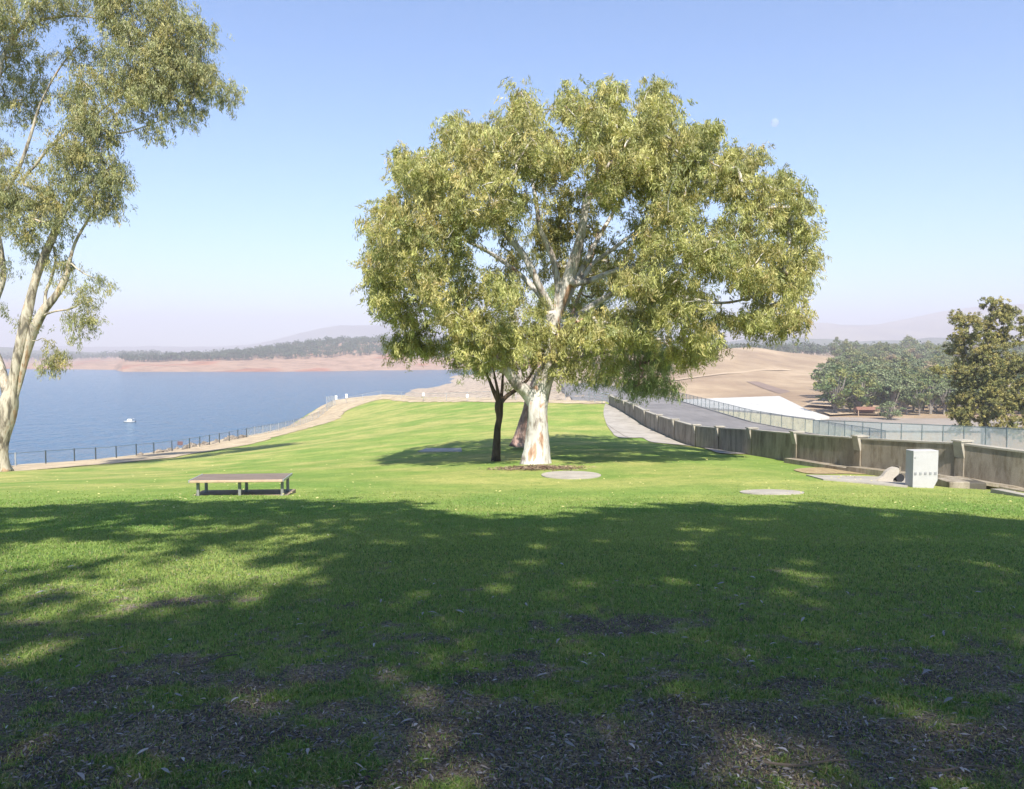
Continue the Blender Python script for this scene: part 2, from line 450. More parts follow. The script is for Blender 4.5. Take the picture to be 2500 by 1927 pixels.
# ------------------------------------------------------------------ grass blades and leaf litter
def scatter_xy(n, lo, hi, rngl, spread=0.74, power=1.0):
    u = rngl.random(n)
    D = lo*(hi/lo)**u
    X = (rngl.random(n)*2-1)*spread*D
    X = X + np.where(D < 4, (rngl.random(n)*2-1)*.3, 0)
    return X, D
def blades(n, lo, hi, seed):
    r = np.random.default_rng(seed)
    x, y = scatter_xy(n, lo, hi, r)
    c = cover(x, y)
    keep = (r.random(n) < (0.42+0.58*c**1.1)*(1-.97*sstep(11, 23, y))) & (sdist(x, y) <= 0)
    x, y, c = x[keep], y[keep], c[keep]
    n = len(x); z = gz0(x, y)
    sc_ = np.maximum(1, y/5.0)
    L = (0.016+0.022*r.random(n))*(0.75+.35*c)*np.minimum(sc_, 1.5)**.3
    W = (0.0032+0.003*r.random(n))*sc_
    a = r.random(n)*2*np.pi; lean = 0.35+0.9*r.random(n)
    dx, dy = np.cos(a), np.sin(a)
    sx, sy = -dy, dx
    p0 = np.stack([x, y, z-.004], 1)
    s = np.stack([sx, sy, np.zeros(n)], 1)*(W/2)[:, None]
    m = p0+np.stack([dx*L*.28*lean, dy*L*.28*lean, L*.58], 1)
    t = p0+np.stack([dx*L*.9*lean, dy*L*.9*lean, L*(1.02-.38*lean)], 1)
    V = np.stack([p0-s, p0+s, m+s*.8, m-s*.8, t], 1).reshape(-1, 3)
    i = np.arange(n)[:, None]*5
    q = i+np.array([[0, 1, 2, 3]]); tr = i+np.array([[3, 2, 4]])
    col = grass_col(x, y)
    k = r.random(n)[:, None]
    near = (1-sstep(4, 9, y))[:, None]
    amp = (.85*(1-.6*sstep(5, 16, y)))[:, None]
    col = col*(1.0-amp*.5+amp*r.random(n)[:, None])*(1.0+.04*sstep(6, 14, y))[:, None]
    straw = np.array([[0.36, 0.31, 0.17]]); dark = np.array([[0.08, 0.16, 0.045]])
    ps = (0.06+0.20*near+0.25*(1-c[:, None])*near)
    col = np.where(k < ps, straw*(0.6+.6*r.random((n, 1))), np.where((k > 0.8) & (y[:, None] < 9), dark, col))
    return V, q, tr, np.repeat(col, 5, axis=0)
V, q, tr, col = blades(430000, 2.2, 24, 5)
tag(nmesh("grass", V, [q, tr], GRASS, col=col), "short green turf blades, thinning to bare soil in the foreground", kind="stuff")

def leafcards(cx, cy, cz, L, W, r, flat=True):
    """curled fallen leaves lying on the ground"""
    n = len(cx); a = r.random(n)*2*np.pi; tl = (r.random(n)-.5)*.5; tw = (r.random(n)-.5)*.9
    A = np.stack([np.cos(a)*np.cos(tl), np.sin(a)*np.cos(tl), np.sin(tl)], 1)
    S = np.stack([-np.sin(a)*np.cos(tw), np.cos(a)*np.cos(tw), np.sin(tw)], 1)
    c = np.stack([cx, cy, cz], 1); bend = (r.random(n)-.5)[:, None]*.5
    up = np.array([[0, 0, 1.0]])
    l = L[:, None]; w_ = W[:, None]
    p0 = c-A*l*.5+S*l*bend*.4; p3 = c+A*l*.5+S*l*bend*.4
    m1 = c-A*l*.12; m2 = c+A*l*.18
    arch = up*l*.10
    V = np.stack([p0, m1-S*w_*.5+arch, m2-S*w_*.42+arch, p3, m2+S*w_*.42+arch, m1+S*w_*.5+arch], 1).reshape(-1, 3)
    i = np.arange(n)[:, None]*6
    return V, i+np.array([[0, 1, 5]]), i+np.array([[1, 2, 4, 5]]), i+np.array([[2, 3, 4]])
LITTER = leaf_mat("fallen_leaf", 0.08, (1.1, 1, .9), 0.7)
r = np.random.default_rng(3)
x, y = scatter_xy(80000, 2.2, 11, r)
c = cover(x, y)
k = r.random(len(x)) < (0.14+0.86*(1-c)**1.0)*np.interp(y, [2, 4, 7, 10], [1, .9, .55, .3])
x, y = x[k], y[k]; n = len(x)
L = .010+.032*r.random(n)**2.4; W = L*(.14+.16*r.random(n))
V, f1, f2, f3 = leafcards(x, y, gz0(x, y)+.004+.016*r.random(n), L, W, r)
pal = np.array([[.20,.185,.19],[.07,.06,.065],[.28,.25,.23],[.34,.28,.22],[.48,.45,.43],[.15,.10,.075],[.035,.03,.032]])
pc = pal[r.choice(7, n, p=[.22,.22,.15,.09,.03,.15,.14])]*(0.8+.4*r.random((n, 1)))
tag(nmesh("leaf_litter", V, [np.concatenate([f1, f3]), f2], LITTER, col=np.repeat(pc, 6, axis=0)), "grey and tan fallen gum leaves and bark chips over the bare soil", kind="stuff")
# a few larger pale leaves and the bright specks further down the lawn
x, y = scatter_xy(110, 2.5, 8, r)
n = len(x); L = .045+.035*r.random(n)
V, f1, f2, f3 = leafcards(x, y, gz0(x, y)+.03, L, L*.24, r)
V2a, V2b = scatter_xy(700, 14, 60, r)
kk = sdist(V2a, V2b) <= 0; x2, y2 = V2a[kk], V2b[kk]; m = len(x2)
L2 = (.05+.04*r.random(m))*np.sqrt(y2/20)
Vb, g1, g2, g3 = leafcards(x2, y2, gz0(x2, y2)+.05, L2, L2*.5, r)
pc = np.concatenate([np.tile([[.44,.41,.40]], (n, 1))*(0.5+.5*r.random((n, 1))), np.tile([[.55,.5,.2]], (m, 1))*(0.7+.5*r.random((m, 1)))])
o = len(V)
tag(nmesh("fallen_leaves", np.concatenate([V, Vb]), [np.concatenate([f1, f3, g1+o, g3+o]), np.concatenate([f2, g2+o])], LITTER, col=np.repeat(pc, 6, axis=0)),
    "pale curled leaves and yellow specks scattered over the grass", kind="stuff")

# ------------------------------------------------------------------ sheets on the ground
def in_poly(x, y, poly):
    ins = np.zeros(x.shape, bool)
    for i in range(len(poly)):
        a, b = poly[i], poly[(i+1) % len(poly)]
        c = ((a[1] > y) != (b[1] > y))
        xi = (b[0]-a[0])*(y-a[1])/(b[1]-a[1]+1e-12)+a[0]
        ins ^= c & (x < xi)
    return ins
def strip(name, L, Rr, mat, n=60, m=8, lift=.03, col=None, wob=0.0):
    """sheet between two polylines laid on the ground"""
    def res(P):
        P = catmull(P, 8); s = np.concatenate([[0], np.cumsum(np.linalg.norm(np.diff(P, axis=0), axis=1))])
        t = np.linspace(0, s[-1], n); return np.stack([np.interp(t, s, P[:, i]) for i in (0, 1)], 1)
    A, B = res(np.array([p[:2] for p in L])), res(np.array([p[:2] for p in Rr]))
    t = np.linspace(0, 1, m)[None, :, None]
    P = A[:, None]*(1-t)+B[:, None]*t
    if wob:
        P[:, -1] += ((fbm(P[:, -1, 0]/1.3, P[:, -1, 1]/1.3, 77, 3)-.5)*wob)[:, None]
        P[:, 0] += ((fbm(P[:, 0, 0]/1.3, P[:, 0, 1]/1.3, 78, 3)-.5)*wob)[:, None]
    Z = gz(P[..., 0], P[..., 1])+lift
    ii = np.arange(n*m).reshape(n, m)
    q = np.stack([ii[:-1, :-1], ii[:-1, 1:], ii[1:, 1:], ii[1:, :-1]], -1).reshape(-1, 4)
    # edges turned down so that the sheet has thickness
    return nmesh(name, np.concatenate([P, Z[..., None]], -1), q, mat, smooth=True)
M = MT("sandy_gravel", 0.95, 0.1)
v = M.coord(); a = M.noise(v, 0.5, 5, 0.65); b = M.noise(v, 6, 5, 0.7)
M.base(M.mix(0.6, M.ramp(a, [(0.35, (0.36, 0.28, 0.19)), (0.6, (0.52, 0.42, 0.28))]), M.ramp(b, [(0.3, (0.6, 0.6, 0.6)), (0.6, (1.1, 1.1, 1.1))]), 'MULTIPLY'))
M.bump(b, 0.4, 0.1); SAND = M.m
FENCE_PX = [(-60,1146,64),(38,1140,68),(112,1131,71),(182,1127,74.5),(234,1123,77),(284,1120,79),(333,1114,82),(376,1110,85),(420,1103,88),(463,1096,91),(488,1092,93),(512,1089,95),(536,1084,97),
            (560,1078,99),(581,1073,102),(602,1068,105),(622,1063,108),(642,1059,111),(661,1055,114),(680,1050,117),(698,1045,121),(716,1039,126),(733,1033,131),(749,1027,136),(764,1020,141),(777,1013,146),(789,1006,152),(800,999,157),(812,992,163)]
FENCE = [at(*p) for p in FENCE_PX]
for p in FENCE: p[2] = gzs(p[0], p[1])
lawn_edge = [(-300,1160,54),(0,1153,56),(60,1150,58.7),(180,1141,62.5),(300,1133,66),(400,1122,71),(477,1110,77),(563,1095,84),(646,1076,93),(673,1068,98),(746,1048,110),(820,1026,126),(850,995,146),(930,983,150),(1000,982.5,135),(1141,983.5,113),(1300,985,98),(1478,986,87.5)]
LE = [at(*p) for p in lawn_edge]
outer = [(-300,1140,66),(0,1140,66),(38,1137,72),(112,1128,76),(234,1120,81),(333,1112,87),(420,1099,94),(488,1086,100),(540,1070,108),(602,1049,116),(660,1026,132),(720,1003,150),(818,977,180),(930,979,165),(1000,980,145),(1141,981,122),(1300,982,103.5),(1478,985,91)]
OE = [at(*p) for p in outer]
tag(strip("path", LE, OE, SAND, 220, 14, .05, wob=1.2), kind="structure")
WF = [PW[i][:2]-np.array([.12, 0]) for i in range(14, 6, -1)]
A1 = [hit(*p) for p in ((1478,986),(1474,1000),(1474,1015),(1480,1035),(1489,1050),(1510,1069),(1545,1070),(1568,1070),(1592,1081),(1640,1086))]
tag(strip("concrete_apron", A1, [WF[0]]+WF[1:], concrete("jointed_concrete", (0.43, 0.39, 0.335), 0.25, 0.6, joints=4.0), 70, 10, .04), "pale curved concrete apron between lawn and parapet wall", "apron", kind="structure")
A2 = [hit(*p) for p in ((1684,1084),(1705,1092),(1750,1107),(1820,1110),(1895,1108))]
A2b = [hit(*p) for p in ((1695,1080),(1712,1076),(1770,1082),(1840,1093),(1898,1105))]
tag(strip("concrete_apron", A2, A2b, CONC_PALE, 30, 6, .05), "small pale concrete slab against the foot of the wall", "apron", kind="structure")

def disc(name, px, py, rx, ry, label, th=.05, mat=CONC_PALE, n=40, group=None):
    p = hit(px, py); mb = MB()
    r_ = np.random.default_rng(int(px))
    pts = [(p[0]+rx*math.cos(t)*(1+.02*r_.random()), p[1]+ry*math.sin(t)) for t in np.linspace(0, 2*math.pi, n, endpoint=False)]
    zc = [gzs(a, b) for a, b in pts]
    top = [(a*1.0, b, z+th) for (a, b), z in zip(pts, zc)]
    V = [(a, b, z-.1) for (a, b), z in zip(pts, zc)]+top
    cz = gzs(p[0], p[1])+th+.01
    V += [(p[0], p[1], cz)]
    F_ = [(i, (i+1) % n, n+(i+1) % n, n+i) for i in range(n)]+[(n+i, n+(i+1) % n, 2*n) for i in range(n)]
    mb.add(V, F_)
    o = mb.build(name, mat, loc=p)
    tag(o, label, "slab", group); return o
disc("concrete_pad", 1394, 1161, 1.02, 1.25, "larger round concrete pad set in grass right of the white trunk", th=.03)
disc("concrete_pad", 1884, 1203, .80, .72, "smaller round grey concrete pad flush in grass before the channel", th=.025)
def quadpad(name, pts, label, th=.05, mat=CONC_PALE, cat="slab"):
    P = [hit(*p) for p in pts]; mb = MB()
    mb.hexa([(p[0], p[1], p[2]-.15) for p in P], [(p[0], p[1], p[2]+th) for p in P])
    return tag(mb.build(name, mat, loc=P[0]), label, cat)
quadpad("concrete_pad", [(1020,1104),(1128,1104),(1126,1096),(1042,1096)], "flat rectangular concrete pad in the gum tree's shade on lawn", .05)

# ------------------------------------------------------------------ the parapet wall
wall = empty("parapet_wall", (PW[8][0], PW[8][1], PW[8][2]-1.5))
tag(wall, "long stained concrete parapet wall with regular piers beside the road", "wall")
wl = np.array(wall.location)
mb = MB(); cpn = MB()
TH = .24
def offs(P):
    P = np.array([p[:2] for p in P]); T = np.gradient(P, axis=0); T /= np.linalg.norm(T, axis=1)[:, None]
    return np.stack([-T[:, 1], T[:, 0]], 1)
NRM = offs(PW)        # points to the lawn side (-x)
if NRM[5][0] > 0: NRM = -NRM
WTOP = [p[2]-.12 for p in PW]
for i in range(len(PW)-1):
    a, b = PW[i][:2], PW[i+1][:2]; na, nb = NRM[i], NRM[i+1]
    za, zb = WTOP[i], WTOP[i+1]
    mb.hexa([(*(a), za-3), (*(a-na*TH), za-3), (*(b-nb*TH), zb-3), (*(b), zb-3)],
            [(*(a), za-.06), (*(a-na*TH), za-.06), (*(b-nb*TH), zb-.06), (*(b), zb-.06)])
    cpn.hexa([(*(a+na*.035), za-.06), (*(a-na*(TH+.035)), za-.06), (*(b-nb*(TH+.035)), zb-.06), (*(b+nb*.035), zb-.06)],
             [(*(a+na*.035), za), (*(a-na*(TH+.035)), za), (*(b-nb*(TH+.035)), zb), (*(b+nb*.035), zb)])
def under(ob, par):
    ob.parent = par
    ob.location = [-a for a in par.location]
    return ob
under(mb.build("wall_panel", CONC_WALL), wall)
under(cpn.build("coping", CONC_CAP), wall)
for i in range(1, len(PW)):
    p = PW[i]; nn = np.array([*NRM[i], 0]); t = np.array([NRM[i][1], -NRM[i][0], 0])
    if t[1] < 0: t = -t
    c = np.array([p[0], p[1], 0]); hw = .19 if i > 1 else .2
    z = p[2]
    mb = MB()
    def qd(out, inn, hwid, zz): return [c-t*hwid-nn*inn+[0,0,zz], c-t*hwid+nn*out+[0,0,zz], c+t*hwid+nn*out+[0,0,zz], c+t*hwid-nn*inn+[0,0,zz]]
    mb.hexa(qd(.19, TH+.12, hw+.01, z-.07), qd(.19, TH+.12, hw+.01, z-.02))       # cap
    mb.hexa(qd(.036, TH+.03, hw-.01, z-.60), qd(.16, TH+.09, hw-.03, z-.07))                # tapered corbel
    under(mb.build("pier", CONC_CAP), wall)
    mb = MB(); mb.hexa(qd(.035, TH+.02, hw-.02, z-3), qd(.035, TH+.02, hw-.02, z-.60)); under(mb.build("pier_shaft", CONC_WALL), wall)  # shaft takes the darker wall concrete to imitate shade below the corbel
# low ledge at the foot of the wall
lg = MB()
for i in range(0, 4):
    a, b = PW[i][:2], PW[i+1][:2]; na, nb = NRM[i], NRM[i+1]
    za, zb = PW[i][2]-1.28, PW[i+1][2]-1.22
    lg.hexa([(*(a+na*.5), za-1), (*(a+na*.003), za-1), (*(b+nb*.003), zb-1), (*(b+nb*.5), zb-1)],
            [(*(a+na*.5), za), (*(a+na*.003), za), (*(b+nb*.003), zb), (*(b+nb*.5), zb)])
under(lg.build("footing", CONC_WALL), wall)

# steel railing and gate at the far end of the wall
rl = empty("steel_railing", hit(1470, 984)); tag(rl, "galvanised three rail railing at the far end of the parapet wall", "railing")
e0, e1 = at(1488, 977, 86.2), at(1436, 965, 93)
zb = gzs(*hit(1480, 985)[:2])
for k in range(4):
    p = e0*(1-k/3)+e1*k/3; m_ = MB(); m_.tube([(p[0], p[1], zb-.3), (p[0], p[1], zb+1.25)], .045, 6); under(m_.build("post", STEEL), rl)
for h in (.45, .82, 1.2):
    m_ = MB(); m_.tube([(e0[0], e0[1], zb+h), (e1[0], e1[1], zb+h)], .05, 6); under(m_.build("rail", STEEL), rl)

# ------------------------------------------------------------------ utility block, channel, kerbs at the right
b0 = at(2258, 1201, 22.0); ang = 0.10
blk = empty("concrete_plinth", (b0[0], b0[1], b0[2]), ang)
tag(blk, "tall pale grey concrete block with a row of small dark holes beside the wall", "block")
VENTG = plain("grey_vent", (.26,.26,.27), .7)
W2, DP, H2 = .385, .36, 1.20
mb = MB()
pts = [(-W2, 0), (W2-.18, 0), (W2, .34), (W2, H2), (-W2, H2)]  # lower right corner cut away in place of a diagonal shadow on the face
Vv = [(x_, 0, z_) for x_, z_ in pts]+[(x_, DP, z_) for x_, z_ in pts]
mb.add(Vv, [(0, 1, 2, 3, 4), (9, 8, 7, 6, 5)]+[(i, i+5, (i+1) % 5+5, (i+1) % 5) for i in range(5)])
mb.box(-W2-.004, W2+.004, -.004, DP+.004, H2-.035, H2+.012, .01)
mb.box(-W2+.02, W2-.2, .01, DP-.02, -.5, 0)
mb.build("body", STONE, blk)
for k in range(5):
    m_ = MB(); x_ = -W2+.07+k*.155
    m_.box(x_-.035, x_+.035, -.012, .03, .5, .575); m_.build("vent", VENTG, blk)
for s_ in (-1,):
    m_ = MB(); m_.box(-W2+.03, -W2+.07, -.02, .01, H2-.2, H2-.16); m_.build("bolt", STEEL, blk)

# concrete chute left of the block
ch = empty("concrete_chute", hit(2080, 1172)); tag(ch, "shallow concrete drainage chute with curved headwall left of the grey block", "chute")
P = [hit(1968,1162), hit(2010,1173), hit(2215,1191), hit(2225,1168)]
Q = hit(2130, 1157)
mb = MB(); mb.hexa([(p[0],p[1],p[2]-.15) for p in P], [(p[0],p[1],p[2]+.04) for p in P]); under(mb.build("slab", CONC_PALE), ch)
h0 = hit(2172, 1178)
prof = [(-.62,0),(-.40,.06),(-.22,.17),(-.10,.33),(.02,.42),(.14,.46),(.27,.44),(.30,.36),(.28,.24),(.20,.17),(.12,.1),(.10,0)]
mb = MB(); n_ = len(prof)
Vv = [(h0[0]+a_, h0[1], h0[2]+.02+b_) for a_, b_ in prof]+[(h0[0]+a_, h0[1]+.16, h0[2]+.02+b_) for a_, b_ in prof]
mb.add(Vv, [tuple(range(n_)), tuple(range(2*n_-1, n_-1, -1))]+[(i, i+n_, (i+1) % n_+n_, (i+1) % n_) for i in range(n_)])
under(mb.build("headwall", CONC_PALE), ch)
mb = MB(); mb.tube([(h0[0]+.36, h0[1]+.05, h0[2]+.13), (h0[0]+.36, h0[1]+.9, h0[2]+.13)], .13, 14); under(mb.build("pipe_mouth", BLACK), ch)  # closed black tube; the colour stands in for the dark inside the hole
bx = at(2225,1195,23.2)
mb = MB(); mb.box(h0[0]+.55, bx[0]+.2, h0[1]+.5, h0[1]+.75, h0[2]-.1, h0[2]+.42); under(mb.build("side_wall", CONC_WALL), ch)
# earth patch above the chute
M = MT("dry_earth", 0.95, 0.1); v = M.coord(); a = M.noise(v, 5, 5, .7)
M.base(M.ramp(a, [(0.3, (0.22, 0.17, 0.09)), (0.5, (0.34, 0.25, 0.15)), (0.7, (0.45, 0.4, 0.2))])); M.bump(a, .5, .05); EARTH = M.m
tag(strip("ground_patch", [hit(*p) for p in ((1935,1150),(1985,1158),(2060,1158),(2150,1160))], [hit(*p) for p in ((1945,1146),(2000,1143),(2080,1147),(2140,1154))], EARTH, 30, 5, .025, wob=.4), "bare brown earth patch beside the drainage chute", "ground", kind="structure")

# pit and box right of the block, pale kerb at the picture's right edge
pit = empty("drain_chamber", at(2355,1204,22.6)); tag(pit, "stained concrete drain chamber in the shadow right of the grey block", "chamber")
c0 = at(2310,1168,23.0); c1 = at(2400,1206,22.8)
mb = MB(); mb.box(c0[0], c0[0]+.62, 22.8, 23.6, c1[2]-.4, c0[2]-.08, .02); under(mb.build("box", CONC_WALL), pit)  # darker wall concrete stands in for the wall's shade on this box
mb = MB(); mb.box(c0[0]+.66, c0[0]+1.25, 23.0, 23.8, c1[2]-.4, c0[2]-.14, .02); under(mb.build("opening", plain("opening_shade_dark", (.09,.08,.065), .8)), pit)  # solid box; its dark colour stands in for shade inside the opening
mb = MB()
lA, lB = at(2290,1160,23.9), at(2540,1198,22.6)
mb.hexa([(lA[0],lA[1],lA[2]-.1),(lB[0],lB[1],lB[2]-.1),(lB[0]+.05,lB[1]+.35,lB[2]-.1),(lA[0]+.05,lA[1]+.35,lA[2]-.1)],
        [(lA[0],lA[1],lA[2]),(lB[0],lB[1],lB[2]),(lB[0]+.05,lB[1]+.35,lB[2]),(lA[0]+.05,lA[1]+.35,lA[2])])
under(mb.build("ledge", CONC_WALL), pit)
kb = empty("concrete_kerb", at(2420,1208,20.4)); tag(kb, "low pale concrete kerb wall between lawn and drain at the photo's edge", "kerb")
k0, k1, k2 = at(2335,1206,21.3), at(2418,1208,20.9), at(2640,1256,17.2)
mb = MB()
def kseg(mb, a, b, w_, h):
    d = (b-a)[:2]; d = d/np.linalg.norm(d); n_ = np.array([-d[1], d[0]])*w_
    mb.hexa([(*a[:2], a[2]-.5), (*b[:2], b[2]-.5), (*(b[:2]+n_), b[2]-.5), (*(a[:2]+n_), a[2]-.5)],
            [(*a[:2], a[2]+h), (*b[:2], b[2]+h), (*(b[:2]+n_), b[2]+h), (*(a[:2]+n_), a[2]+h)])
kseg(mb, k1, k2, .3, .17); under(mb.build("kerb_wall", CONC_CAP), kb)
mb = MB(); kseg(mb, k0, k1, .22, .03); under(mb.build("kerb_edge", CONC_PALE), kb)

# ------------------------------------------------------------------ the bench
bn = hit(592, 1208)
rz_b = 0.07
bench = empty("park_bench", bn, rz_b); tag(bench, "long low slatted timber platform bench on steel legs standing on the lawn", "bench")
LB, DB, HB = 2.28, 1.0, .47
WOOD = None
M = MT("weathered_timber", 0.6, 0.4); v = M.coord((1, 14, 4)); a = M.noise(v, 1.5, 5, .6); b = M.noise(M.coord((0.6, 9, 1)), 3, 3)
M.base(M.mix(.6, M.ramp(a, [(0.3, (0.14, 0.105, 0.08)), (0.7, (0.22, 0.17, 0.135))]), M.ramp(b, [(.3, (.75,.75,.75)), (.7, (1.1,1.1,1.1))]), 'MULTIPLY')); WOOD = M.m
LEGM = plain("weathered_steel", (.30,.30,.29), .5, .4, .4)
mb = MB()
ns = 7; sw = DB/ns
for k in range(ns):
    mb.box(-LB/2, LB/2, -DB/2+k*sw, -DB/2+k*sw+sw-.012, HB-.035, HB, .006)
mb.build("seat", WOOD, bench)
M2 = plain("worn_timber_edge", (0.5, 0.36, 0.24), .7)
mb = MB(); mb.box(-LB/2, LB/2, -DB/2-.045, -DB/2-.003, HB-.06, HB-.002, .008); mb.build("front_edge", M2, bench)
mb = MB(); mb.box(-LB/2-.03, -LB/2-.003, -DB/2-.04, DB/2, HB-.06, HB+.006, .006); mb.build("end_trim", STEEL, bench)
mb = MB(); mb.box(LB/2+.003, LB/2+.03, -DB/2-.04, DB/2, HB-.06, HB+.006, .006); mb.build("end_trim", STEEL, bench)
for x_ in (-LB/2+.13, 0.02, LB/2-.06):
    for y_ in (-.30, .32):
        m_ = MB(); m_.box(x_-.034, x_+.034, y_-.035, y_+.035, -.05, HB-.07, .006)
        m_.box(x_-.05, x_+.05, y_-.06, y_+.06, .012, .035, .004)
        m_.build("leg", LEGM, bench)
    m_ = MB(); m_.box(x_-.022, x_+.022, -.42, .42, HB-.085, HB-.037, .006); m_.build("cross_bar", STEEL, bench)
pad = empty("concrete_pad", bn, rz_b)
mb = MB()
gzp = lambda x_, y_: gzs(bn[0]+x_*math.cos(rz_b)-y_*math.sin(rz_b), bn[1]+x_*math.sin(rz_b)+y_*math.cos(rz_b))-bn[2]
cr = [(-1.22, -.48), (1.2, -.48), (1.22, .62), (-1.2, .62)]
mb.hexa([(x_, y_, gzp(x_, y_)-.2) for x_, y_ in cr], [(x_, y_, .02) for x_, y_ in cr])
bpy.data.objects.remove(pad)
pad = mb.build("concrete_pad", concrete("earthy_concrete", (.34,.27,.20), .3)); pad.location = bn; pad.rotation_euler[2] = rz_b
tag(pad, "thin concrete pad under the low timber bench", "slab")

# ------------------------------------------------------------------ lakeside fence
fr = empty("lakeside_fence", FENCE[8]); tag(fr, "post and wire fence along the lake side of the lawn", "fence")
FH = 1.25
for i, p in enumerate(FENCE):
    m_ = MB(); th_ = .055 if i < 16 else .04
    if 380 < FENCE_PX[i][0] < 400: th_ = .06
    m_.tube([(p[0], p[1], p[2]-.3), (p[0], p[1], p[2]+FH+.06)], th_, 6)
    under(m_.build("post", (STEEL if i < 2 or i > 15 else DARKSTEEL)), fr)
m_ = MB(); T_ = [(p[0], p[1], p[2]+FH) for p in FENCE]
for a, b in zip(T_[:-1], T_[1:]): m_.tube([a, b], .025, 5)
under(m_.build("top_rail", GREYSTEEL), fr)
def panel_strip(P, z0, z1, name, mat, par, th=0.0):
    V = []; F_ = []
    for i, p in enumerate(P):
        V += [(p[0], p[1], p[2]+z0), (p[0], p[1], p[2]+z1)]
    for i in range(len(P)-1): F_.append((2*i, 2*i+2, 2*i+3, 2*i+1))
    mb = MB(); mb.add(V, F_); return under(mb.build(name, mat), par)
panel_strip(FENCE[:16], .05, FH-.03, "wire_mesh", WIRE_FAINT, fr)
panel_strip(FENCE[15:], .05, FH-.03, "wire_mesh", WIRE_PALE, fr)
sg = FENCE[9]*.45+FENCE[8]*.55
m_ = MB(); s0 = at(440, 1083, sg[1]-.05)
m_.box(s0[0]-.32, s0[0]+.32, sg[1]-.1, sg[1]-.07, s0[2]-.2, s0[2]+.25, .01)
so_ = m_.build("warning_sign", plain("faded_red_board", (0.16, 0.09, 0.09)), loc=(s0[0], sg[1]-.1, s0[2])); tag(so_, "small dark red board hanging on the lakeside fence", "sign")
# tall gate section at the fence corner
gt = empty("fence_gate", FENCE[-1]); tag(gt, "taller wire gate where the lakeside fence turns the far corner", "gate")
G0, G1 = at(797, 996, 160), at(818, 990, 164)
zg = FENCE[-1][2]
for p in (G0, G1):
    m_ = MB(); m_.tube([(p[0], p[1], zg-.3), (p[0], p[1], zg+2.35)], .06, 6); under(m_.build("post", STEEL), gt)
panel_strip([np.array([G0[0], G0[1], zg]), np.array([G1[0], G1[1], zg])], .05, 2.3, "wire_mesh", WIRE_PALE, gt)
# far fence from the gate to the wall, with white signs
FF = [at(*p) for p in ((818,990,164),(845,984,163),(885,983,160),(930,982,157),(980,982,145),(1034,982,132),(1090,982,122),(1141,982,115),(1200,983,110),(1260,983,105),(1320,984,101),(1380,985,97),(1440,986,92.5))]
for p in FF: p[2] = gzs(p[0], p[1])
ff = empty("far_fence", FF[6]); tag(ff, "low wire fence along the far edge of the lawn above the rocks", "fence")
for p in FF:
    m_ = MB(); m_.tube([(p[0], p[1], p[2]-.3), (p[0], p[1], p[2]+1.3)], .035, 5); under(m_.build("post", STEEL), ff)
m_ = MB()
for a, b in zip(FF[:-1], FF[1:]): m_.tube([a+[0, 0, 1.3], b+[0, 0, 1.3]], .03, 5)
under(m_.build("top_rail", STEEL), ff)
panel_strip(FF, .05, 1.27, "wire_mesh", WIRE_FAINT, ff)
for px_, py_, D_, lab in ((821,971,163.4,"narrow white sign on the tall gate at the fence corner"),(846,967,162.3,"upright white sign on the far fence with water behind"),
                          (1034,963,131,"small white square sign on far fence, the one left of the dark tree"),(1141,967,114,"white square sign on far fence nearest the dark tree's trunk")):
    m_ = MB(); p = at(px_, py_, D_); q_ = 6/F*D_*.5 if px_ > 900 else 5/F*D_*.5; h_ = q_*1.25 if px_ > 900 else q_*2.0
    m_.box(p[0]-q_, p[0]+q_, D_-.06, D_-.03, p[2]-h_, p[2]+h_, .01)
    so_ = m_.build("white_sign", WHITE, loc=(p[0], D_-.05, p[2])); tag(so_, lab, "sign")

# rocks below the lakeside fence
M = MT("pale_rock", 0.9, .2); v = M.coord(); a = M.noise(v, 1.3, 6, .65)
M.base(M.ramp(a, [(0.36, (0.13, 0.105, 0.08)), (0.55, (0.28, 0.235, 0.185)), (0.7, (0.38, 0.33, 0.27))])); M.bump(a, .6, .3); ROCK = M.m
def rock_mesh(seed, n=9, m=6):
    r_ = np.random.default_rng(seed); V = [(0, 0, 1.)]; 
    for i in range(1, m):
        t = math.pi*i/m
        for k in range(n):
            a_ = 2*math.pi*k/n+i*.3; s_ = .8+.4*r_.random()
            V.append((math.sin(t)*math.cos(a_)*s_, math.sin(t)*math.sin(a_)*s_, math.cos(t)*s_))
    V.append((0, 0, -1.)); F_ = []
    for k in range(n): F_.append((0, 1+k, 1+(k+1) % n))
    for i in range(m-2):
        for k in range(n): F_.append((1+i*n+k, 1+(i+1)*n+k, 1+(i+1)*n+(k+1) % n, 1+i*n+(k+1) % n))
    e = len(V)-1; b_ = 1+(m-2)*n
    for k in range(n): F_.append((b_+k, e, b_+(k+1) % n))
    return V, F_
protos = []
for s_ in range(4):
    mb = MB(); mb.add(*rock_mesh(s_)); protos.append(mb.build("rock", ROCK))
rr = np.random.default_rng(8); first = [True]*4; cnt = 0
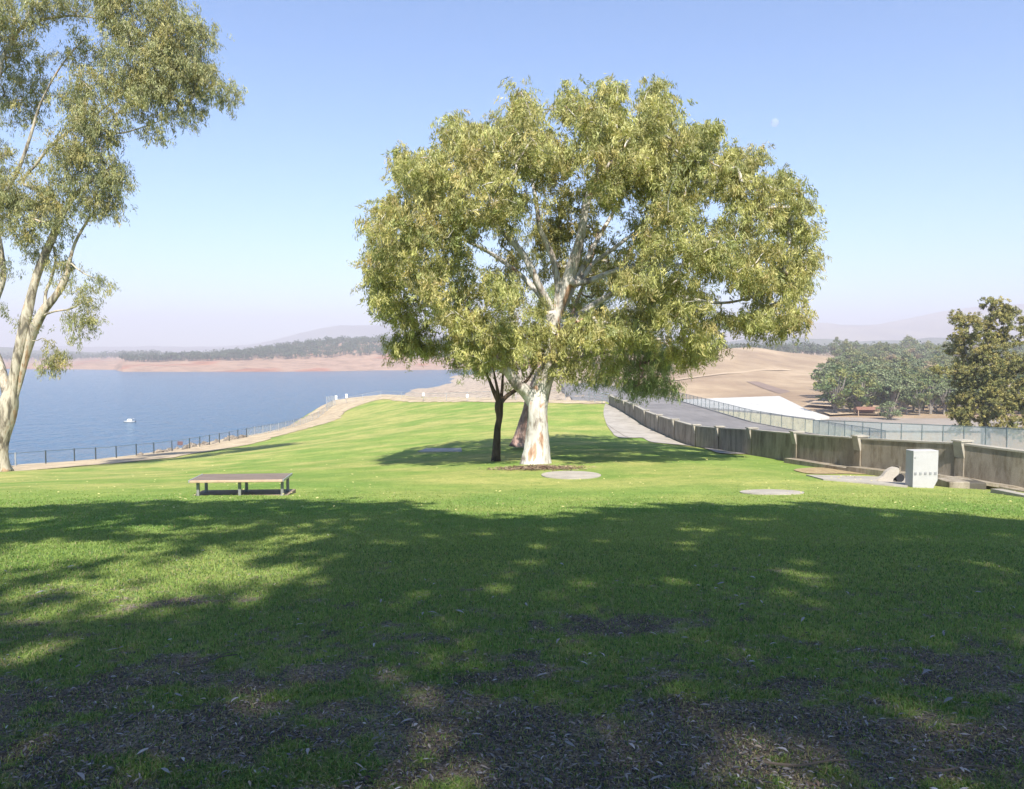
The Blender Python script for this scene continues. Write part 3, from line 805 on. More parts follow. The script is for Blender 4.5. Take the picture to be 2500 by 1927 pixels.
for t in range(30):
    px_ = 330+270*rr.random() if t < 34 else 20+320*rr.random()
    i = np.interp(px_, [f[0] for f in FENCE_PX], range(len(FENCE_PX)))
    i0 = int(i); p = FENCE[i0]*(1-(i-i0))+FENCE[min(i0+1, len(FENCE)-1)]*(i-i0)
    off = 1.0+3.6*rr.random(); p = p+np.array([-.3*off, off, 0]); z = float(gz(np.array([p[0]]), np.array([p[1]]))[0])
    k = t % 4; s_ = .18+.38*rr.random()
    o = protos[k] if first[k] else protos[k].copy()
    if not first[k]: C.objects.link(o)
    first[k] = False
    o.location = (p[0], p[1], z+.1*s_); o.scale = (s_*1.3, s_, s_*.75); o.rotation_euler = (rr.random(), rr.random(), rr.random()*6)
    tag(o, "pale rock on the bank just beyond the lakeside fence", "rock", "rocks below the lakeside fence")

# ------------------------------------------------------------------ trees
def limb_pts(L, D0):
    """L: list of (px, py, dD, radius)"""
    P = np.array([[*at(a[0], a[1], D0+a[2]), a[3]] for a in L]); return catmull(P, 5)

def make_tree(name, label, cat, base, D0, limbs, lobes, nsprays, leaf, bark, palette, leafmat=LEAF, seed=0, clump_r=.8, dens=1.0,
              root_flare=1.35, minz=None, world_lobes=False, branch_r=.011, droop=.9, group=None, crown_noise=.35, nside=14, skip=None):
    r_ = np.random.default_rng(seed)
    root = empty(name, base); tag(root, label, cat, group)
    mb = MB(); nodes = []
    for li, L in enumerate(limbs):
        P = limb_pts(L, D0) if not world_lobes else catmull(np.array(L, float), 5)
        rad = P[:, 3].copy(); Q = P[:, :3].copy()
        if li == 0:
            h = Q[:, 2]-Q[0, 2]; rad *= 1+(root_flare-1)*np.exp(-np.maximum(h, 0)/.35)
        # tubes with uneven bark
        n_ = nside; T = np.gradient(Q, axis=0); T /= np.linalg.norm(T, axis=1)[:, None]+1e-9
        V = []
        a0 = np.array([1., 0, 0]); b0_ = None
        for i in range(len(Q)):
            a_ = np.cross(T[i], [0.13, 1, 0.2]); a_ /= np.linalg.norm(a_); b_ = np.cross(T[i], a_)
            for k in range(n_):
                t = 2*math.pi*k/n_
                ff_ = 1+.10*math.sin(2*t+i*.35+li)+.07*math.sin(5*t-i*.2)+.05*(r_.random()-.5)
                V.append(Q[i]+rad[i]*ff_*(math.cos(t)*a_+math.sin(t)*b_))
        Fc = [(i*n_+k, i*n_+(k+1) % n_, (i+1)*n_+(k+1) % n_, (i+1)*n_+k) for i in range(len(Q)-1) for k in range(n_)]
        Fc += [tuple(range(n_-1, -1, -1)), tuple((len(Q)-1)*n_+k for k in range(n_))]
        mb.add(V, Fc)
        for q_ in Q[(len(Q)//4 if li == 0 else 1):]: nodes.append(q_)
    # clumps
    cl = []
    for lb in lobes:
        if world_lobes: c_, rx, ry, rz_, nn_ = np.array(lb[0], float), lb[1], lb[2], lb[3], lb[4]
        else:
            px_, py_, dD, rxp, ryp, ryd = lb[:6]
            c_ = at(px_, py_, D0+dD); k_ = (D0+dD)/F; rx, rz_, ry = rxp*k_, ryp*k_, ryd
            vol = (max(rx, .5)*max(ry, .5)*max(rz_, .5)); nn_ = max(3, int(dens*(lb[6] if len(lb) > 6 else 1)*3.4*vol**.72/clump_r**1.6))
        d = r_.normal(size=(nn_, 3)); d /= np.linalg.norm(d, axis=1)[:, None]
        rr_ = (.35+.65*r_.random((nn_, 1))**.6)
        pts_ = c_+d*rr_*np.array([rx, ry, rz_])
        cl.append(pts_)
    cl = np.concatenate(cl)
    if skip is not None: cl = cl[~skip(cl)]
    # branching: join each clump to its nearest node (limbs or clumps already joined)
    N = np.array(nodes); n0 = len(N); allp = np.concatenate([N, cl]); par = np.full(len(allp), -1)
    dist = np.full(len(cl), 1e9); who = np.zeros(len(cl), int)
    D_ = np.linalg.norm(cl[:, None]-N[None], axis=2)+.6*np.maximum(N[None, :, 2]-cl[:, None, 2], 0)
    dist = D_.min(1); who = D_.argmin(1); done = np.zeros(len(cl), bool); order = []
    for _ in range(len(cl)):
        j = np.where(done, 1e9, dist).argmin(); done[j] = True; par[n0+j] = who[j]; order.append(j)
        nd = np.linalg.norm(cl-cl[j], axis=1)*1.12+.6*np.maximum(cl[j, 2]-cl[:, 2], 0)
        up_ = (nd < dist) & ~done; dist[up_] = nd[up_]; who[up_] = n0+j
    cntd = np.ones(len(allp))
    for j in order[::-1]: cntd[par[n0+j]] += cntd[n0+j]
    BV = []; BF = []; nb = 0
    for j in order:
        a_, b_ = allp[par[n0+j]], cl[j]
        ra = branch_r*math.sqrt(cntd[n0+j])+.006; rb = ra*.7
        mid1 = a_*.66+b_*.34+r_.normal(size=3)*.05*np.linalg.norm(b_-a_)+[0, 0, .05*np.linalg.norm(b_-a_)]
        mid2 = a_*.33+b_*.67+r_.normal(size=3)*.06*np.linalg.norm(b_-a_)+[0, 0, .07*np.linalg.norm(b_-a_)]
        mb.tube([a_, mid1, mid2, b_], [ra, ra*.9, ra*.8, rb], 5, cap=False)
    tr_ = under(mb.build("trunk", bark, smooth=True), root)
    # foliage: sprays of hanging leaves around every clump
    nc = len(cl); Ls, Ws, per = leaf
    ns_ = nsprays*nc
    cidx = np.repeat(np.arange(nc), nsprays)
    d = r_.normal(size=(ns_, 3)); d /= np.linalg.norm(d, axis=1)[:, None]
    csz = clump_r*(.6+.7*r_.random(nc))
    sp = cl[cidx]+d*(csz[cidx]*(.25+.75*r_.random(ns_)))[:, None]*np.array([1, 1, .8])
    nl = ns_*per; sidx = np.repeat(np.arange(ns_), per)
    along = r_.random(nl)
    out = (sp-cl[cidx]); out[:, 2] *= .3
    base_ = sp[sidx]+out[sidx]*(along[:, None]*.45)-np.array([0, 0, 1])*(along*clump_r*.42*droop)[:, None]+r_.normal(size=(nl, 3))*clump_r*.10
    A = np.array([0, 0, -1.0])*droop+r_.normal(size=(ns_, 3))[sidx]*.42+r_.normal(size=(nl, 3))*(.36 if droop > .5 else 1.0)+out[sidx]*.5
    A /= np.linalg.norm(A, axis=1)[:, None]
    S = np.cross(A, r_.normal(size=(nl, 3))); S /= np.linalg.norm(S, axis=1)[:, None]
    Lr = Ls*(.65+.7*r_.random(nl))[:, None]; Wr = Ws*(.7+.6*r_.random(nl))[:, None]
    nrm = np.cross(A, S)
    V = np.stack([base_-A*Lr*.5, base_+S*Wr*.5+nrm*Lr*.06, base_+A*Lr*.5-nrm*Lr*.12, base_-S*Wr*.5+nrm*Lr*.06], 1).reshape(-1, 3)
    Fq = np.arange(nl)[:, None]*4+np.array([[0, 1, 2, 3]])
    pal_ = np.array(palette)
    cc = pal_[r_.integers(0, len(pal_), nc)][cidx]*.55+pal_[r_.integers(0, len(pal_), ns_)]*.45
    cc = cc*(.62+.62*r_.random(ns_))[:, None]
    colr_ = cc[sidx]*(.78+.44*r_.random(nl))[:, None]
    o = nmesh("crown", V, Fq, leafmat, root, col=np.repeat(colr_, 4, axis=0))
    o.location = [-a for a in root.location]
    print("TREE", name, nc, nl)
    return root

# --- the big white-trunked gum in the middle
PAL_GUM = [(.45,.435,.165),(.37,.375,.14),(.54,.50,.21),(.24,.27,.10),(.48,.39,.17),(.39,.405,.165),(.47,.45,.17)]
D1 = 31.0
lob = []
CR = [(1475,305,85,75),(1485,240,30,28),(1590,310,75,80),(1590,235,18,28),(1280,315,50,60),(1275,255,20,26),(1385,250,25,30),(1180,360,105,80),(1110,320,40,40),(1050,450,100,90),(985,400,25,30),(960,560,65,110),(950,690,60,90),(1070,600,120,120),
      (1190,480,125,110),(1330,390,110,80),(1500,400,130,110),(1640,430,130,120),(1700,350,60,50),(1790,430,100,75),(1900,500,80,85),(1935,610,60,100),(1890,720,75,85),(1800,600,125,130),(1660,590,130,110),
      (1640,730,110,80),(1700,810,60,60),(1940,780,35,40),(1830,780,70,30),(1000,770,80,65),(1090,720,110,100),(1180,830,95,85),(1310,850,105,65),(1440,800,85,70),(1560,800,80,70),(920,650,30,50),(1000,840,50,30),(1230,700,60,70),(1560,680,70,60)]
for (x_, y_, rx, ry) in CR:
    u = (x_-1435)/570; v_ = (y_-550)/400
    h = 6.6*math.sqrt(max(0, 1-min(1, u*u+v_*v_)))
    n_ = 1 if h < 2.5 else 2
    rx = max(rx-9, 8); ry = max(ry-11, 8)
    if n_ == 1: lob.append((x_, y_, 0, rx*.9, ry*.9, 1.6))
    else:
        lob.append((x_, y_, -h*.68, rx*.9, ry*.9, 1.3+h*.12))
        lob.append((x_, y_, h*.6, rx*.9, ry*.9, 1.5+h*.15, .8))
        if h > 4.5 and y_ < 560: lob.append((x_, y_, 0, rx*.8, ry*.8, 1.5, .5))
lob += [(1540,575,-1.5,50,60,1.2,.7),(1470,480,-1,40,45,1,.7),(1340,480,-2,40,35,1,.7),(1400,540,4,90,80,1.4),(1480,640,4,90,70,1.4),(1300,620,4,80,80,1.4),(1215,810,-3,60,45,1.1),(1320,830,-1.1,60,45,.5,1.6),(1400,855,-1.1,55,45,.5,1.6),(1365,900,-1.0,50,28,.4,1.5),(1470,890,-1.8,50,40,.7),(1290,780,-1.2,60,40,.5,1.4),(1490,790,-3,60,50,1.1),(1430,800,-1.3,55,45,.6,1.3),(1700,860,-1,40,35,.9),(1010,850,0,60,30,1)]
for x_, y_ in ((905,700),(895,620),(912,560),(935,490),(980,410),(1040,370),(1100,315),(1165,300),(1230,285),(1276,240),(1380,245),(1430,240),(1476,205),(1588,212),(1622,255),(1680,300),(1725,335),(1790,362),(1860,380),(1930,430),(1980,500),(1998,570),(1990,645),(1978,710),(1968,785),(1920,815),(1860,812),(1745,870),(1700,880),(1010,862),(960,840),(925,780),(893,690),(1775,790),(1650,880),(1830,700),(1050,860)):
    lob.append((1450+(x_-1450)*.955, 560+(y_-560)*.945, 0, 11, 15, .5, 1.6))
lob += [(1160,870,-1,40,40,.9),(1400,700,3,70,70,1.2,.5),(1440,500,3.5,60,60,1,.5),(1345,560,3.5,60,60,1,.5)]
limbs = [
 [(1308,1138,0,.50),(1309,1095,0,.47),(1311,1040,0,.44),(1313,990,0,.43),(1322,950,0,.36),(1340,900,0,.32),(1350,850,-.1,.29),(1352,800,-.2,.27),(1348,758,-.3,.25)],
 [(1308,985,0,.30),(1285,958,-.1,.27),(1262,938,-.3,.24),(1243,912,-.5,.20),(1220,890,-.8,.16),(1180,850,-1,.12),(1120,800,-1,.09),(1050,740,-1,.07),(990,690,-.5,.05)],
 [(1348,758,-.3,.17),(1323,714,-.6,.16),(1300,665,-.9,.14),(1276,619,-1,.12),(1235,575,-1,.1),(1180,520,-1,.08),(1120,470,-.5,.06),(1070,430,0,.04)],
 [(1350,756,-.3,.14),(1362,714,-.4,.13),(1353,643,-.5,.12),(1332,590,-.6,.11),(1317,554,-.7,.10),(1311,506,-.8,.09),(1300,440,-.6,.07),(1285,350,-.2,.05),(1278,270,0,.03)],
 [(1350,800,-.2,.24),(1368,740,-.3,.23),(1389,673,-.5,.22),(1405,625,-.7,.21),(1420,570,-.8,.18),(1426,530,-.8,.14),(1440,470,-.8,.12),(1458,430,-.8,.11),(1466,380,-.6,.09),(1468,320,-.3,.06),(1475,250,0,.03)],
 [(1458,440,-.8,.08),(1480,410,-.6,.07),(1530,350,0,.05),(1580,270,0,.03)],
 [(1392,668,-.5,.12),(1400,690,-.7,.12),(1440,685,-.9,.11),(1484,667,-1,.10),(1540,652,-1,.09),(1610,650,-.6,.08),(1700,640,0,.06),(1800,600,0,.04)],
 [(1400,700,-.5,.11),(1425,675,-.2,.1),(1448,643,0,.09),(1490,613,.2,.08),(1560,560,.3,.06),(1650,480,.3,.05),(1750,430,.3,.03)],
 [(1350,830,0,.16),(1400,780,.4,.15),(1472,730,.6,.13),(1540,700,.8,.11),(1640,720,.8,.08),(1760,740,.6,.06),(1860,720,.3,.04)],
 [(1345,880,0,.14),(1390,850,.6,.12),(1460,820,1,.1),(1540,820,1.2,.07),(1620,830,1,.05)],
 [(1352,810,.4,.14),(1330,740,1.4,.12),(1280,680,2.4,.1),(1200,620,3,.08),(1120,580,3,.06)],
 [(1352,800,.4,.14),(1400,700,1.8,.12),(1450,600,3,.1),(1520,480,3.6,.07),(1560,400,3.6,.05)],
]
def sun_window(c):
    """the opening in the crown's sunny side through which light reaches the trunk"""
    b_ = hit(1310, 1135); f = D1-c[:, 1]; xr = b_[0]-f*SH[0]/SH[1]; zl = b_[2]+f*math.tan(SUN_EL)/SH[1]
    return (f > 1.5) & (np.abs(c[:, 0]-xr) < 1.05) & (c[:, 2] > zl-.7) & (c[:, 2] < zl+3.4)
make_tree("gum_tree", "large spreading gum with white mottled trunk in the middle of the lawn", "tree", hit(1310, 1135), D1, limbs, lob, 13,
          (.19, .036, 18), WHITE_BARK, PAL_GUM, seed=4, clump_r=.62, dens=1.65, droop=.85, branch_r=.006, skip=sun_window)
# bark and leaf litter heaped at its foot
r = np.random.default_rng(12); b_ = hit(1312, 1142); n = 2600
x = b_[0]+r.normal(size=n)*.75; y = b_[1]-.35+r.normal(size=n)*.42
L = .06+.2*r.random(n)**2; V, f1, f2, f3 = leafcards(x, y, gz0(x, y)+.01+.07*r.random(n)*np.exp(-((x-b_[0])/.8)**2), L, L*.22, r)
pc = np.array([[.16,.10,.07],[.25,.17,.11],[.09,.06,.045],[.36,.28,.18]])[r.integers(0, 4, n)]
tag(nmesh("bark_litter", V, [np.concatenate([f1, f3]), f2], LITTER, col=np.repeat(pc, 6, axis=0)), "brown bark litter heaped round the foot of the white trunk", kind="stuff")

# --- the small dark tree left of it
limbs = [
 [(1211,1126,0,.17),(1212,1090,0,.155),(1214,1050,0,.15),(1219,1020,0,.15),(1218,995,0,.17),(1222,975,0,.16)],
 [(1220,985,0,.11),(1205,955,0,.09),(1195,930,0,.07),(1180,900,0,.05),(1150,870,0,.03)],
 [(1220,985,0,.10),(1214,950,-.2,.07),(1208,920,-.3,.05),(1200,880,-.3,.03)],
 [(1222,985,0,.10),(1226,950,.2,.07),(1228,915,.3,.05),(1235,880,.3,.03)],
 [(1224,980,0,.12),(1240,965,.1,.10),(1262,950,.3,.08),(1290,925,.4,.06),(1310,890,.5,.04)]]
lob = [(1150,880,0,50,35,.9),(1205,890,0,50,30,.9),(1260,900,.6,40,32,.8),(1150,820,0,60,45,1),(1230,830,.4,60,45,1),(1110,850,.3,30,30,.6),(1255,940,.5,16,14,.35),(1165,905,-.2,26,18,.4)]
make_tree("small_tree", "slender dark-barked tree forking low, left of the white gum trunk", "tree", hit(1211, 1127), 33.0, limbs, lob, 9, (.14, .03, 15), DARK_BARK,
          [(.38,.42,.12),(.44,.45,.14),(.26,.31,.09)], seed=9, clump_r=.5, dens=1.6, droop=.8, root_flare=1.2)
# --- pink-barked tree behind
limbs = [
 [(1271,1090,0,.40),(1274,1060,0,.34),(1280,1030,0,.30),(1288,1000,0,.28),(1300,960,0,.27),(1330,900,0,.25),(1380,850,0,.2),(1450,800,0,.15),(1520,780,0,.1)],
 [(1330,900,0,.2),(1400,880,-.5,.15),(1480,860,-1,.1),(1560,860,-1.5,.07),(1610,880,-2,.04)],
 [(1380,850,0,.15),(1400,760,.5,.12),(1440,650,1,.08),(1460,560,1,.05)]]
lob = [(1540,865,-2,70,60,1.4,1.3),(1590,905,-2.5,62,58,1.4,1.6),(1610,850,-2.5,55,50,1.2,1.5),(1560,945,-2.5,38,30,1,1.4),(1625,940,-2.5,32,32,.9,1.4),(1480,890,-1,60,40,1.2),(1440,930,-.5,40,22,.9),(1430,800,.5,80,70,1.5),(1480,700,1.5,80,80,1.5),(1580,700,1.5,80,70,1.5),(1350,740,2,70,60,1.5),(1505,935,-1,35,28,.8)]
make_tree("gum_tree", "pink-barked gum standing just behind the white trunk, its foliage drooping at right", "tree", hit(1272, 1089), 41.0, limbs, lob, 12, (.13, .026, 18), PINK_BARK,
          [(.36,.42,.15),(.31,.39,.15),(.42,.45,.18),(.25,.32,.12)], seed=19, clump_r=.55, dens=1.8, branch_r=.007, droop=1.2, root_flare=1.5)

# --- tall gum at the left edge
limbs = [
 [(0,1150,0,.62),(2,1120,0,.52),(4,1080,0,.55),(14,1030,0,.60),(20,985,0,.60),(30,940,0,.42),(42,880,0,.38),(55,820,0,.36),(68,760,0,.34),(82,700,0,.31),(102,640,0,.28),(128,580,-.2,.24),(150,530,-.4,.2),(190,470,-.5,.14),(240,430,-.5,.1),(285,400,-.5,.06)],
 [(28,985,.1,.32),(45,930,.2,.34),(62,870,.3,.33),(80,810,.2,.33),(105,760,.1,.30),(130,730,0,.28),(150,700,0,.24),(163,670,0,.2),(172,630,0,.14),(185,590,0,.11),(210,545,0,.08),(240,500,0,.05)],
 [(110,755,.1,.14),(112,715,.3,.12),(125,680,.4,.1),(135,640,.4,.08),(130,600,.4,.05)],
 [(105,770,.1,.09),(135,760,-.2,.07),(170,755,-.4,.06),(200,740,-.5,.04)],
 [(22,990,0,.35),(2,900,.8,.3),(-25,820,1.2,.28),(-12,740,1.2,.26),(8,680,1.2,.2),(2,610,1.2,.17),(-8,540,1.2,.15),(10,480,1,.13),(45,415,1,.12),(75,330,1,.1),(100,250,1,.08),(150,160,.8,.06),(210,90,.5,.04)],
 [(150,530,-.4,.12),(120,470,0,.12),(55,447,.4,.11),(90,400,0,.1),(130,350,-.2,.09),(200,300,-.4,.07),(260,260,-.6,.06),(330,200,-.8,.05),(400,130,-.8,.04)],
 [(200,300,-.4,.06),(280,325,-.8,.06),(335,315,-1,.05),(400,290,-1,.04),(460,250,-1,.03)],
 [(-20,300,0,.2),(0,160,0,.16),(25,110,0,.13),(55,65,-.2,.12),(125,44,-.3,.09),(205,40,-.4,.06),(290,60,-.5,.04)],
 [(55,65,-.2,.1),(75,20,-.2,.08),(90,-60,-.2,.06)],
 [(-8,540,1.2,.2),(-25,420,.6,.2),(-20,300,0,.2)],
 [(170,640,0,.06),(200,665,-.2,.05),(232,680,-.3,.04)]]
limbs = [[(a[0], a[1], a[2], a[3]*.88) for a in L_] for L_ in limbs]
lob = [(30,20,-1,80,50,1.8),(-40,60,0,80,90,2),(190,-10,-1,100,45,2),(340,30,-1,110,65,2,1.2),(445,90,-1,75,85,1.8,1.2),(430,170,-1,90,65,1.9,1.2),(500,200,-.8,55,50,1.4),(553,225,-.6,25,38,.9),(330,150,-1.5,90,80,2,1.1),(350,240,-1.2,90,50,1.8),
       (440,265,-1,55,28,1.1),(380,318,-1,45,20,.8),(225,120,2,60,55,1.6,.6),(70,150,2,60,65,1.6,.7),(40,240,2.5,55,80,1.6,.8),(170,240,2,50,50,1.4,.6),(230,210,-1,55,50,1.4),(250,300,-1.5,70,45,1.5,1.1),(190,350,-1.2,85,50,1.6,1.1),
       (215,420,-1.2,85,55,1.6,1.1),(280,440,-.5,35,60,1.1),(240,500,-.4,55,38,1.2),(165,490,-1,55,45,1.2),(60,470,-1,65,55,1.5,1.1),(0,500,-.5,60,60,1.4),(110,545,-.8,60,38,1.2),(40,570,-.8,45,25,1.),(-30,400,1,60,80,1.6),(90,400,1.5,40,40,1,.4),
       (153,655,0,24,42,.7,1.2),(140,610,.4,18,26,.5,.7),(110,620,.6,14,30,.5,.6),(237,690,-.3,17,22,.5,1.6),(208,730,-.4,22,24,.6,1.3),(213,775,-.4,22,34,.6,1.3),(178,770,-.2,18,22,.5,.7),(190,815,-.4,10,22,.3,.8),(130,855,-.5,20,24,.5,1.2),(128,890,-.5,16,22,.4,1.2),(150,870,-.5,8,10,.3),
       (8,650,1,16,22,.5,.8),(70,775,.4,10,18,.4,.7),(-6,760,.8,8,20,.4,.8),(195,695,0,22,14,.5,.5),(80,630,.8,12,20,.4,.5)]
make_tree("gum_tree", "tall gum with mottled leaning stems cut off by the left edge of the photo", "tree", hit(2, 1150), 50.0, limbs, lob, 9,
          (.24, .045, 15), TAN_BARK, [(.32,.33,.15),(.38,.38,.18),(.24,.26,.13),(.44,.37,.14),(.35,.35,.18)], seed=14, clump_r=.85, dens=3.3, branch_r=.008, droop=1.1, root_flare=1.3)

# --- olive conifer at the right edge
zb_ = at(2408, 1092, 118)
limbs = [[(2406,1110,0,.75),(2406,1060,0,.6),(2404,1010,0,.5),(2402,950,0,.42),(2405,880,0,.32),(2415,800,0,.2),(2425,750,0,.1)],
         [(2403,960,0,.25),(2370,900,0,.18),(2350,820,0,.12),(2348,775,0,.06)],[(2404,1000,0,.25),(2450,960,0,.2),(2490,900,0,.14),(2530,850,0,.1)],
         [(2404,930,0,.15),(2340,910,-.5,.1),(2290,905,-.8,.06)]]
lob = [(2346,765,0,16,20,1.5),(2425,745,0,26,20,2),(2462,762,0,26,24,2),(2440,800,-1,52,35,2.4,1.1),(2368,800,-1,42,30,2.2,1.1),(2325,845,1,20,24,1.6),(2383,846,-1,46,36,2.4,1.1),(2450,855,-1,42,40,2.4,1.1),(2360,905,0,38,42,2.4),(2412,905,-1.5,42,55,2.4,1.1),(2288,903,-.8,26,15,1.4),
       (2484,920,-1,38,50,2.2,1.1),(2332,1000,1,26,34,2),(2370,955,0,42,46,2.2),(2422,985,-1.5,45,42,2.4,1.1),(2484,985,-1,36,46,2.2,1.1),(2436,1032,-1,38,20,2),(2368,1020,0,40,28,2),(2345,1050,1,26,14,1.4),(2530,850,0,40,90,2.4,.8),(2550,980,0,50,90,2.5,.8),(2500,795,0,25,25,1.8),(2496,1045,0,40,30,2)]
make_tree("conifer_tree", "clumpy olive-brown conifer beyond the mesh fence at the right edge", "tree", zb_, 118.0, limbs, lob, 16,
          (.30, .12, 20), GREY_BARK, [(.32,.30,.10),(.40,.36,.12),(.25,.25,.09),(.15,.17,.06),(.40,.33,.11)], leafmat=LEAFD, seed=21, clump_r=1.05, dens=.85, droop=.25, nside=10, branch_r=.03)

# --- trees overhead and behind the camera that shade the foreground
def shade_lobe(px, py, H, rx, ry, n):
    g_ = hit(px, py, 1.2)
    c_ = np.array([g_[0]-SH[0]*H/math.tan(SUN_EL), g_[1]-SH[1]*H/math.tan(SUN_EL), g_[2]+H])
    return c_
def shade_xy(X, Y, H):
    z = gzs(X, Y); return np.array([X-SH[0]*H/math.tan(SUN_EL), Y-SH[1]*H/math.tan(SUN_EL), z+H])
EDGE_SH = [(-18,14.8),(-12,14.8),(-7.6,18.0),(-4.4,18.2),(-2.6,17.4),(-1.6,15.5),(-.6,13.2),(.8,14.2),(3.4,17.6),(6.6,17.0),(8.5,14.2),(9.6,11.2),(12,9)]
LIGHT = []      # light patches: ground centre, radii
for px_, py_, rx_, ry_ in ((190,1345,.85,.85),(20,1375,.6,.5),(330,1405,.3,.1),(400,1290,.6,.05),(650,1325,.45,.05),(460,1365,.5,.1),(260,1465,.6,.0),(440,1450,.4,.1),(560,1375,.2,.1),(170,1460,.1,.1),(620,1400,.25,.1),(770,1300,.4,-.1),(120,1270,.3,-.1),
                           (2440,1870,.0,-.1),(2150,1885,-.1,-.15),(1920,1690,-.1,-.2)):
    g_ = hit(px_, py_, 1.5); LIGHT.append((g_[0], g_[1], rx_, ry_))
r = np.random.default_rng(30)
tl = [[], [], []]
cand = 0
gxx, gyy = np.meshgrid(np.arange(-19, 18, .46), np.arange(-9, 19.5, .48))
for X, Y in zip(gxx.ravel()+.5*(r.random(gxx.size)-.5), gyy.ravel()+.5*(r.random(gxx.size)-.5)):
    e = np.interp(X, [a[0] for a in EDGE_SH], [a[1] for a in EDGE_SH]) - .75 + .5*(r.random()-.5)
    if Y > e: continue
    bad = False
    for lx, ly, rx_, ry_ in LIGHT:
        if ((X-lx)/(rx_+.42))**2+((Y-ly)/(ry_+.5))**2 < 1: bad = True
    if bad: continue
    left_thin = X < -2.5 and 6 < Y < 12
    if left_thin and r.random() < .10: continue
    H = 12+6*r.random() + (2 if Y > 12 else 0)
    c_ = shade_xy(X, Y, H)
    k = 0 if X < -5 else (1 if X < 4 else 2)
    tl[k].append((c_, .3, .3, .2, 1)); cand += 1
    if not any(((X-a[0])/(a[2]+.75))**2+((Y-a[1])/(a[3]+.8))**2 < 1 for a in LIGHT[-3:]) and (Y < 7.5 or X > -1.5) and r.random() < .28: tl[k].append((shade_xy(X+.2*(r.random()-.5), Y+.2*(r.random()-.5), H+1.5), .3, .3, .2, 1))
def tz(x, y): return gzs(x, y)
TR = [(-8.5, -7.0), (-3.5, -9.0), (9.5, -6.0)]
LAB = ["tall gum behind the camera on the left, only its shadow seen", "tall gum behind the camera, only its shadow seen on the near lawn", "tall gum behind the camera on the right, only its shadow seen"]
for k in range(3):
    x_, y_ = TR[k]; z_ = tz(x_, y_); cc_ = np.mean([t[0] for t in tl[k]], axis=0)
    L = [[(x_, y_, z_-.3, .5), (x_+.1, y_+.1, z_+4, .42), (x_*.7+cc_[0]*.3, y_*.7+cc_[1]*.3, z_+8, .34), (cc_[0]*.8+x_*.2, cc_[1]*.8+y_*.2, cc_[2]-2, .22), tuple(cc_)+(.1,)]]
    L += [[(x_*.7+cc_[0]*.3, y_*.7+cc_[1]*.3, z_+8, .2), (cc_[0]-3, cc_[1], cc_[2]-2.5, .12), (cc_[0]-5, cc_[1]+1, cc_[2], .06)],
          [(x_*.7+cc_[0]*.3, y_*.7+cc_[1]*.3, z_+8, .2), (cc_[0]+3, cc_[1]+1, cc_[2]-2.5, .12), (cc_[0]+5, cc_[1]+2, cc_[2], .06)]]
    make_tree("gum_tree", LAB[k], "tree", (x_, y_, z_), 0, L, tl[k], 7, (.32, .11, 11), GREY_BARK, [(.18,.22,.07),(.2,.24,.09)], seed=50+k, clump_r=.62, world_lobes=True, droop=.9, nside=9)

# ------------------------------------------------------------------ road, deck, downstream fences
road_z = at(1641, 973, 163)[2]
M = MT("asphalt", 0.9, .2); v = M.coord(); a = M.noise(v, .12, 5, .65); b = M.noise(M.coord((1, .12, 1)), 1.2, 4, .7)
M.base(M.mix(.5, M.ramp(a, [(0.35, (0.165, 0.155, 0.15)), (0.65, (0.235, 0.22, 0.208))]), M.ramp(b, [(0.35, (.75,.75,.75)), (0.6, (1.05,1.05,1.05))]), 'MULTIPLY')); ASPH = M.m
def rl_pt(px, py, D): p = at(px, py, D); return p
RR = [at(2380,1120,60), at(2130,1085,82.0), at(1986,1062,92), at(1840,1032,107.5), at(1730,1000,133), at(1641,973,163), at(1560,952,200), at(1440,935,246)]
RL = [(17.5,8),(15.6,26),(13.6,34),(12.4,46),(11.9,60),(11.6,85),(11.2,110),(12.5,150),(14,200),(16,246)]
nR = 60
def resamp(P, n):
    P = catmull(np.array([(p[0], p[1]) for p in P], float), 8); s = np.concatenate([[0], np.cumsum(np.linalg.norm(np.diff(P, axis=0), axis=1))])
    t = np.linspace(0, s[-1], n); return np.stack([np.interp(t, s, P[:, i]) for i in (0, 1)], 1)
Rp = resamp([(46, 12), (44, 40)]+RR, nR); Lp = resamp(RL, nR)
mb = MB()
for i in range(nR-1):
    a_, b_, c_, d_ = Lp[i], Rp[i], Rp[i+1], Lp[i+1]
    mb.hexa([(*a_, road_z-22), (*b_, road_z-22), (*c_, road_z-22), (*d_, road_z-22)], [(*a_, road_z-.15), (*b_, road_z-.15), (*c_, road_z-.15), (*d_, road_z-.15)])
tag(mb.build("dam_wall", CONC_PALE), "concrete body of the dam carrying the road", "dam", kind="structure")
V = []; F_ = []
for i in range(nR):
    for t in np.linspace(0, 1, 6):
        p = Lp[i]*(1-t)+Rp[i]*t; V.append((*p, road_z))
for i in range(nR-1):
    for k in range(5): F_.append((i*6+k, i*6+k+1, (i+1)*6+k+1, (i+1)*6+k))
tag(nmesh("road", V, np.array(F_), ASPH), kind="structure")

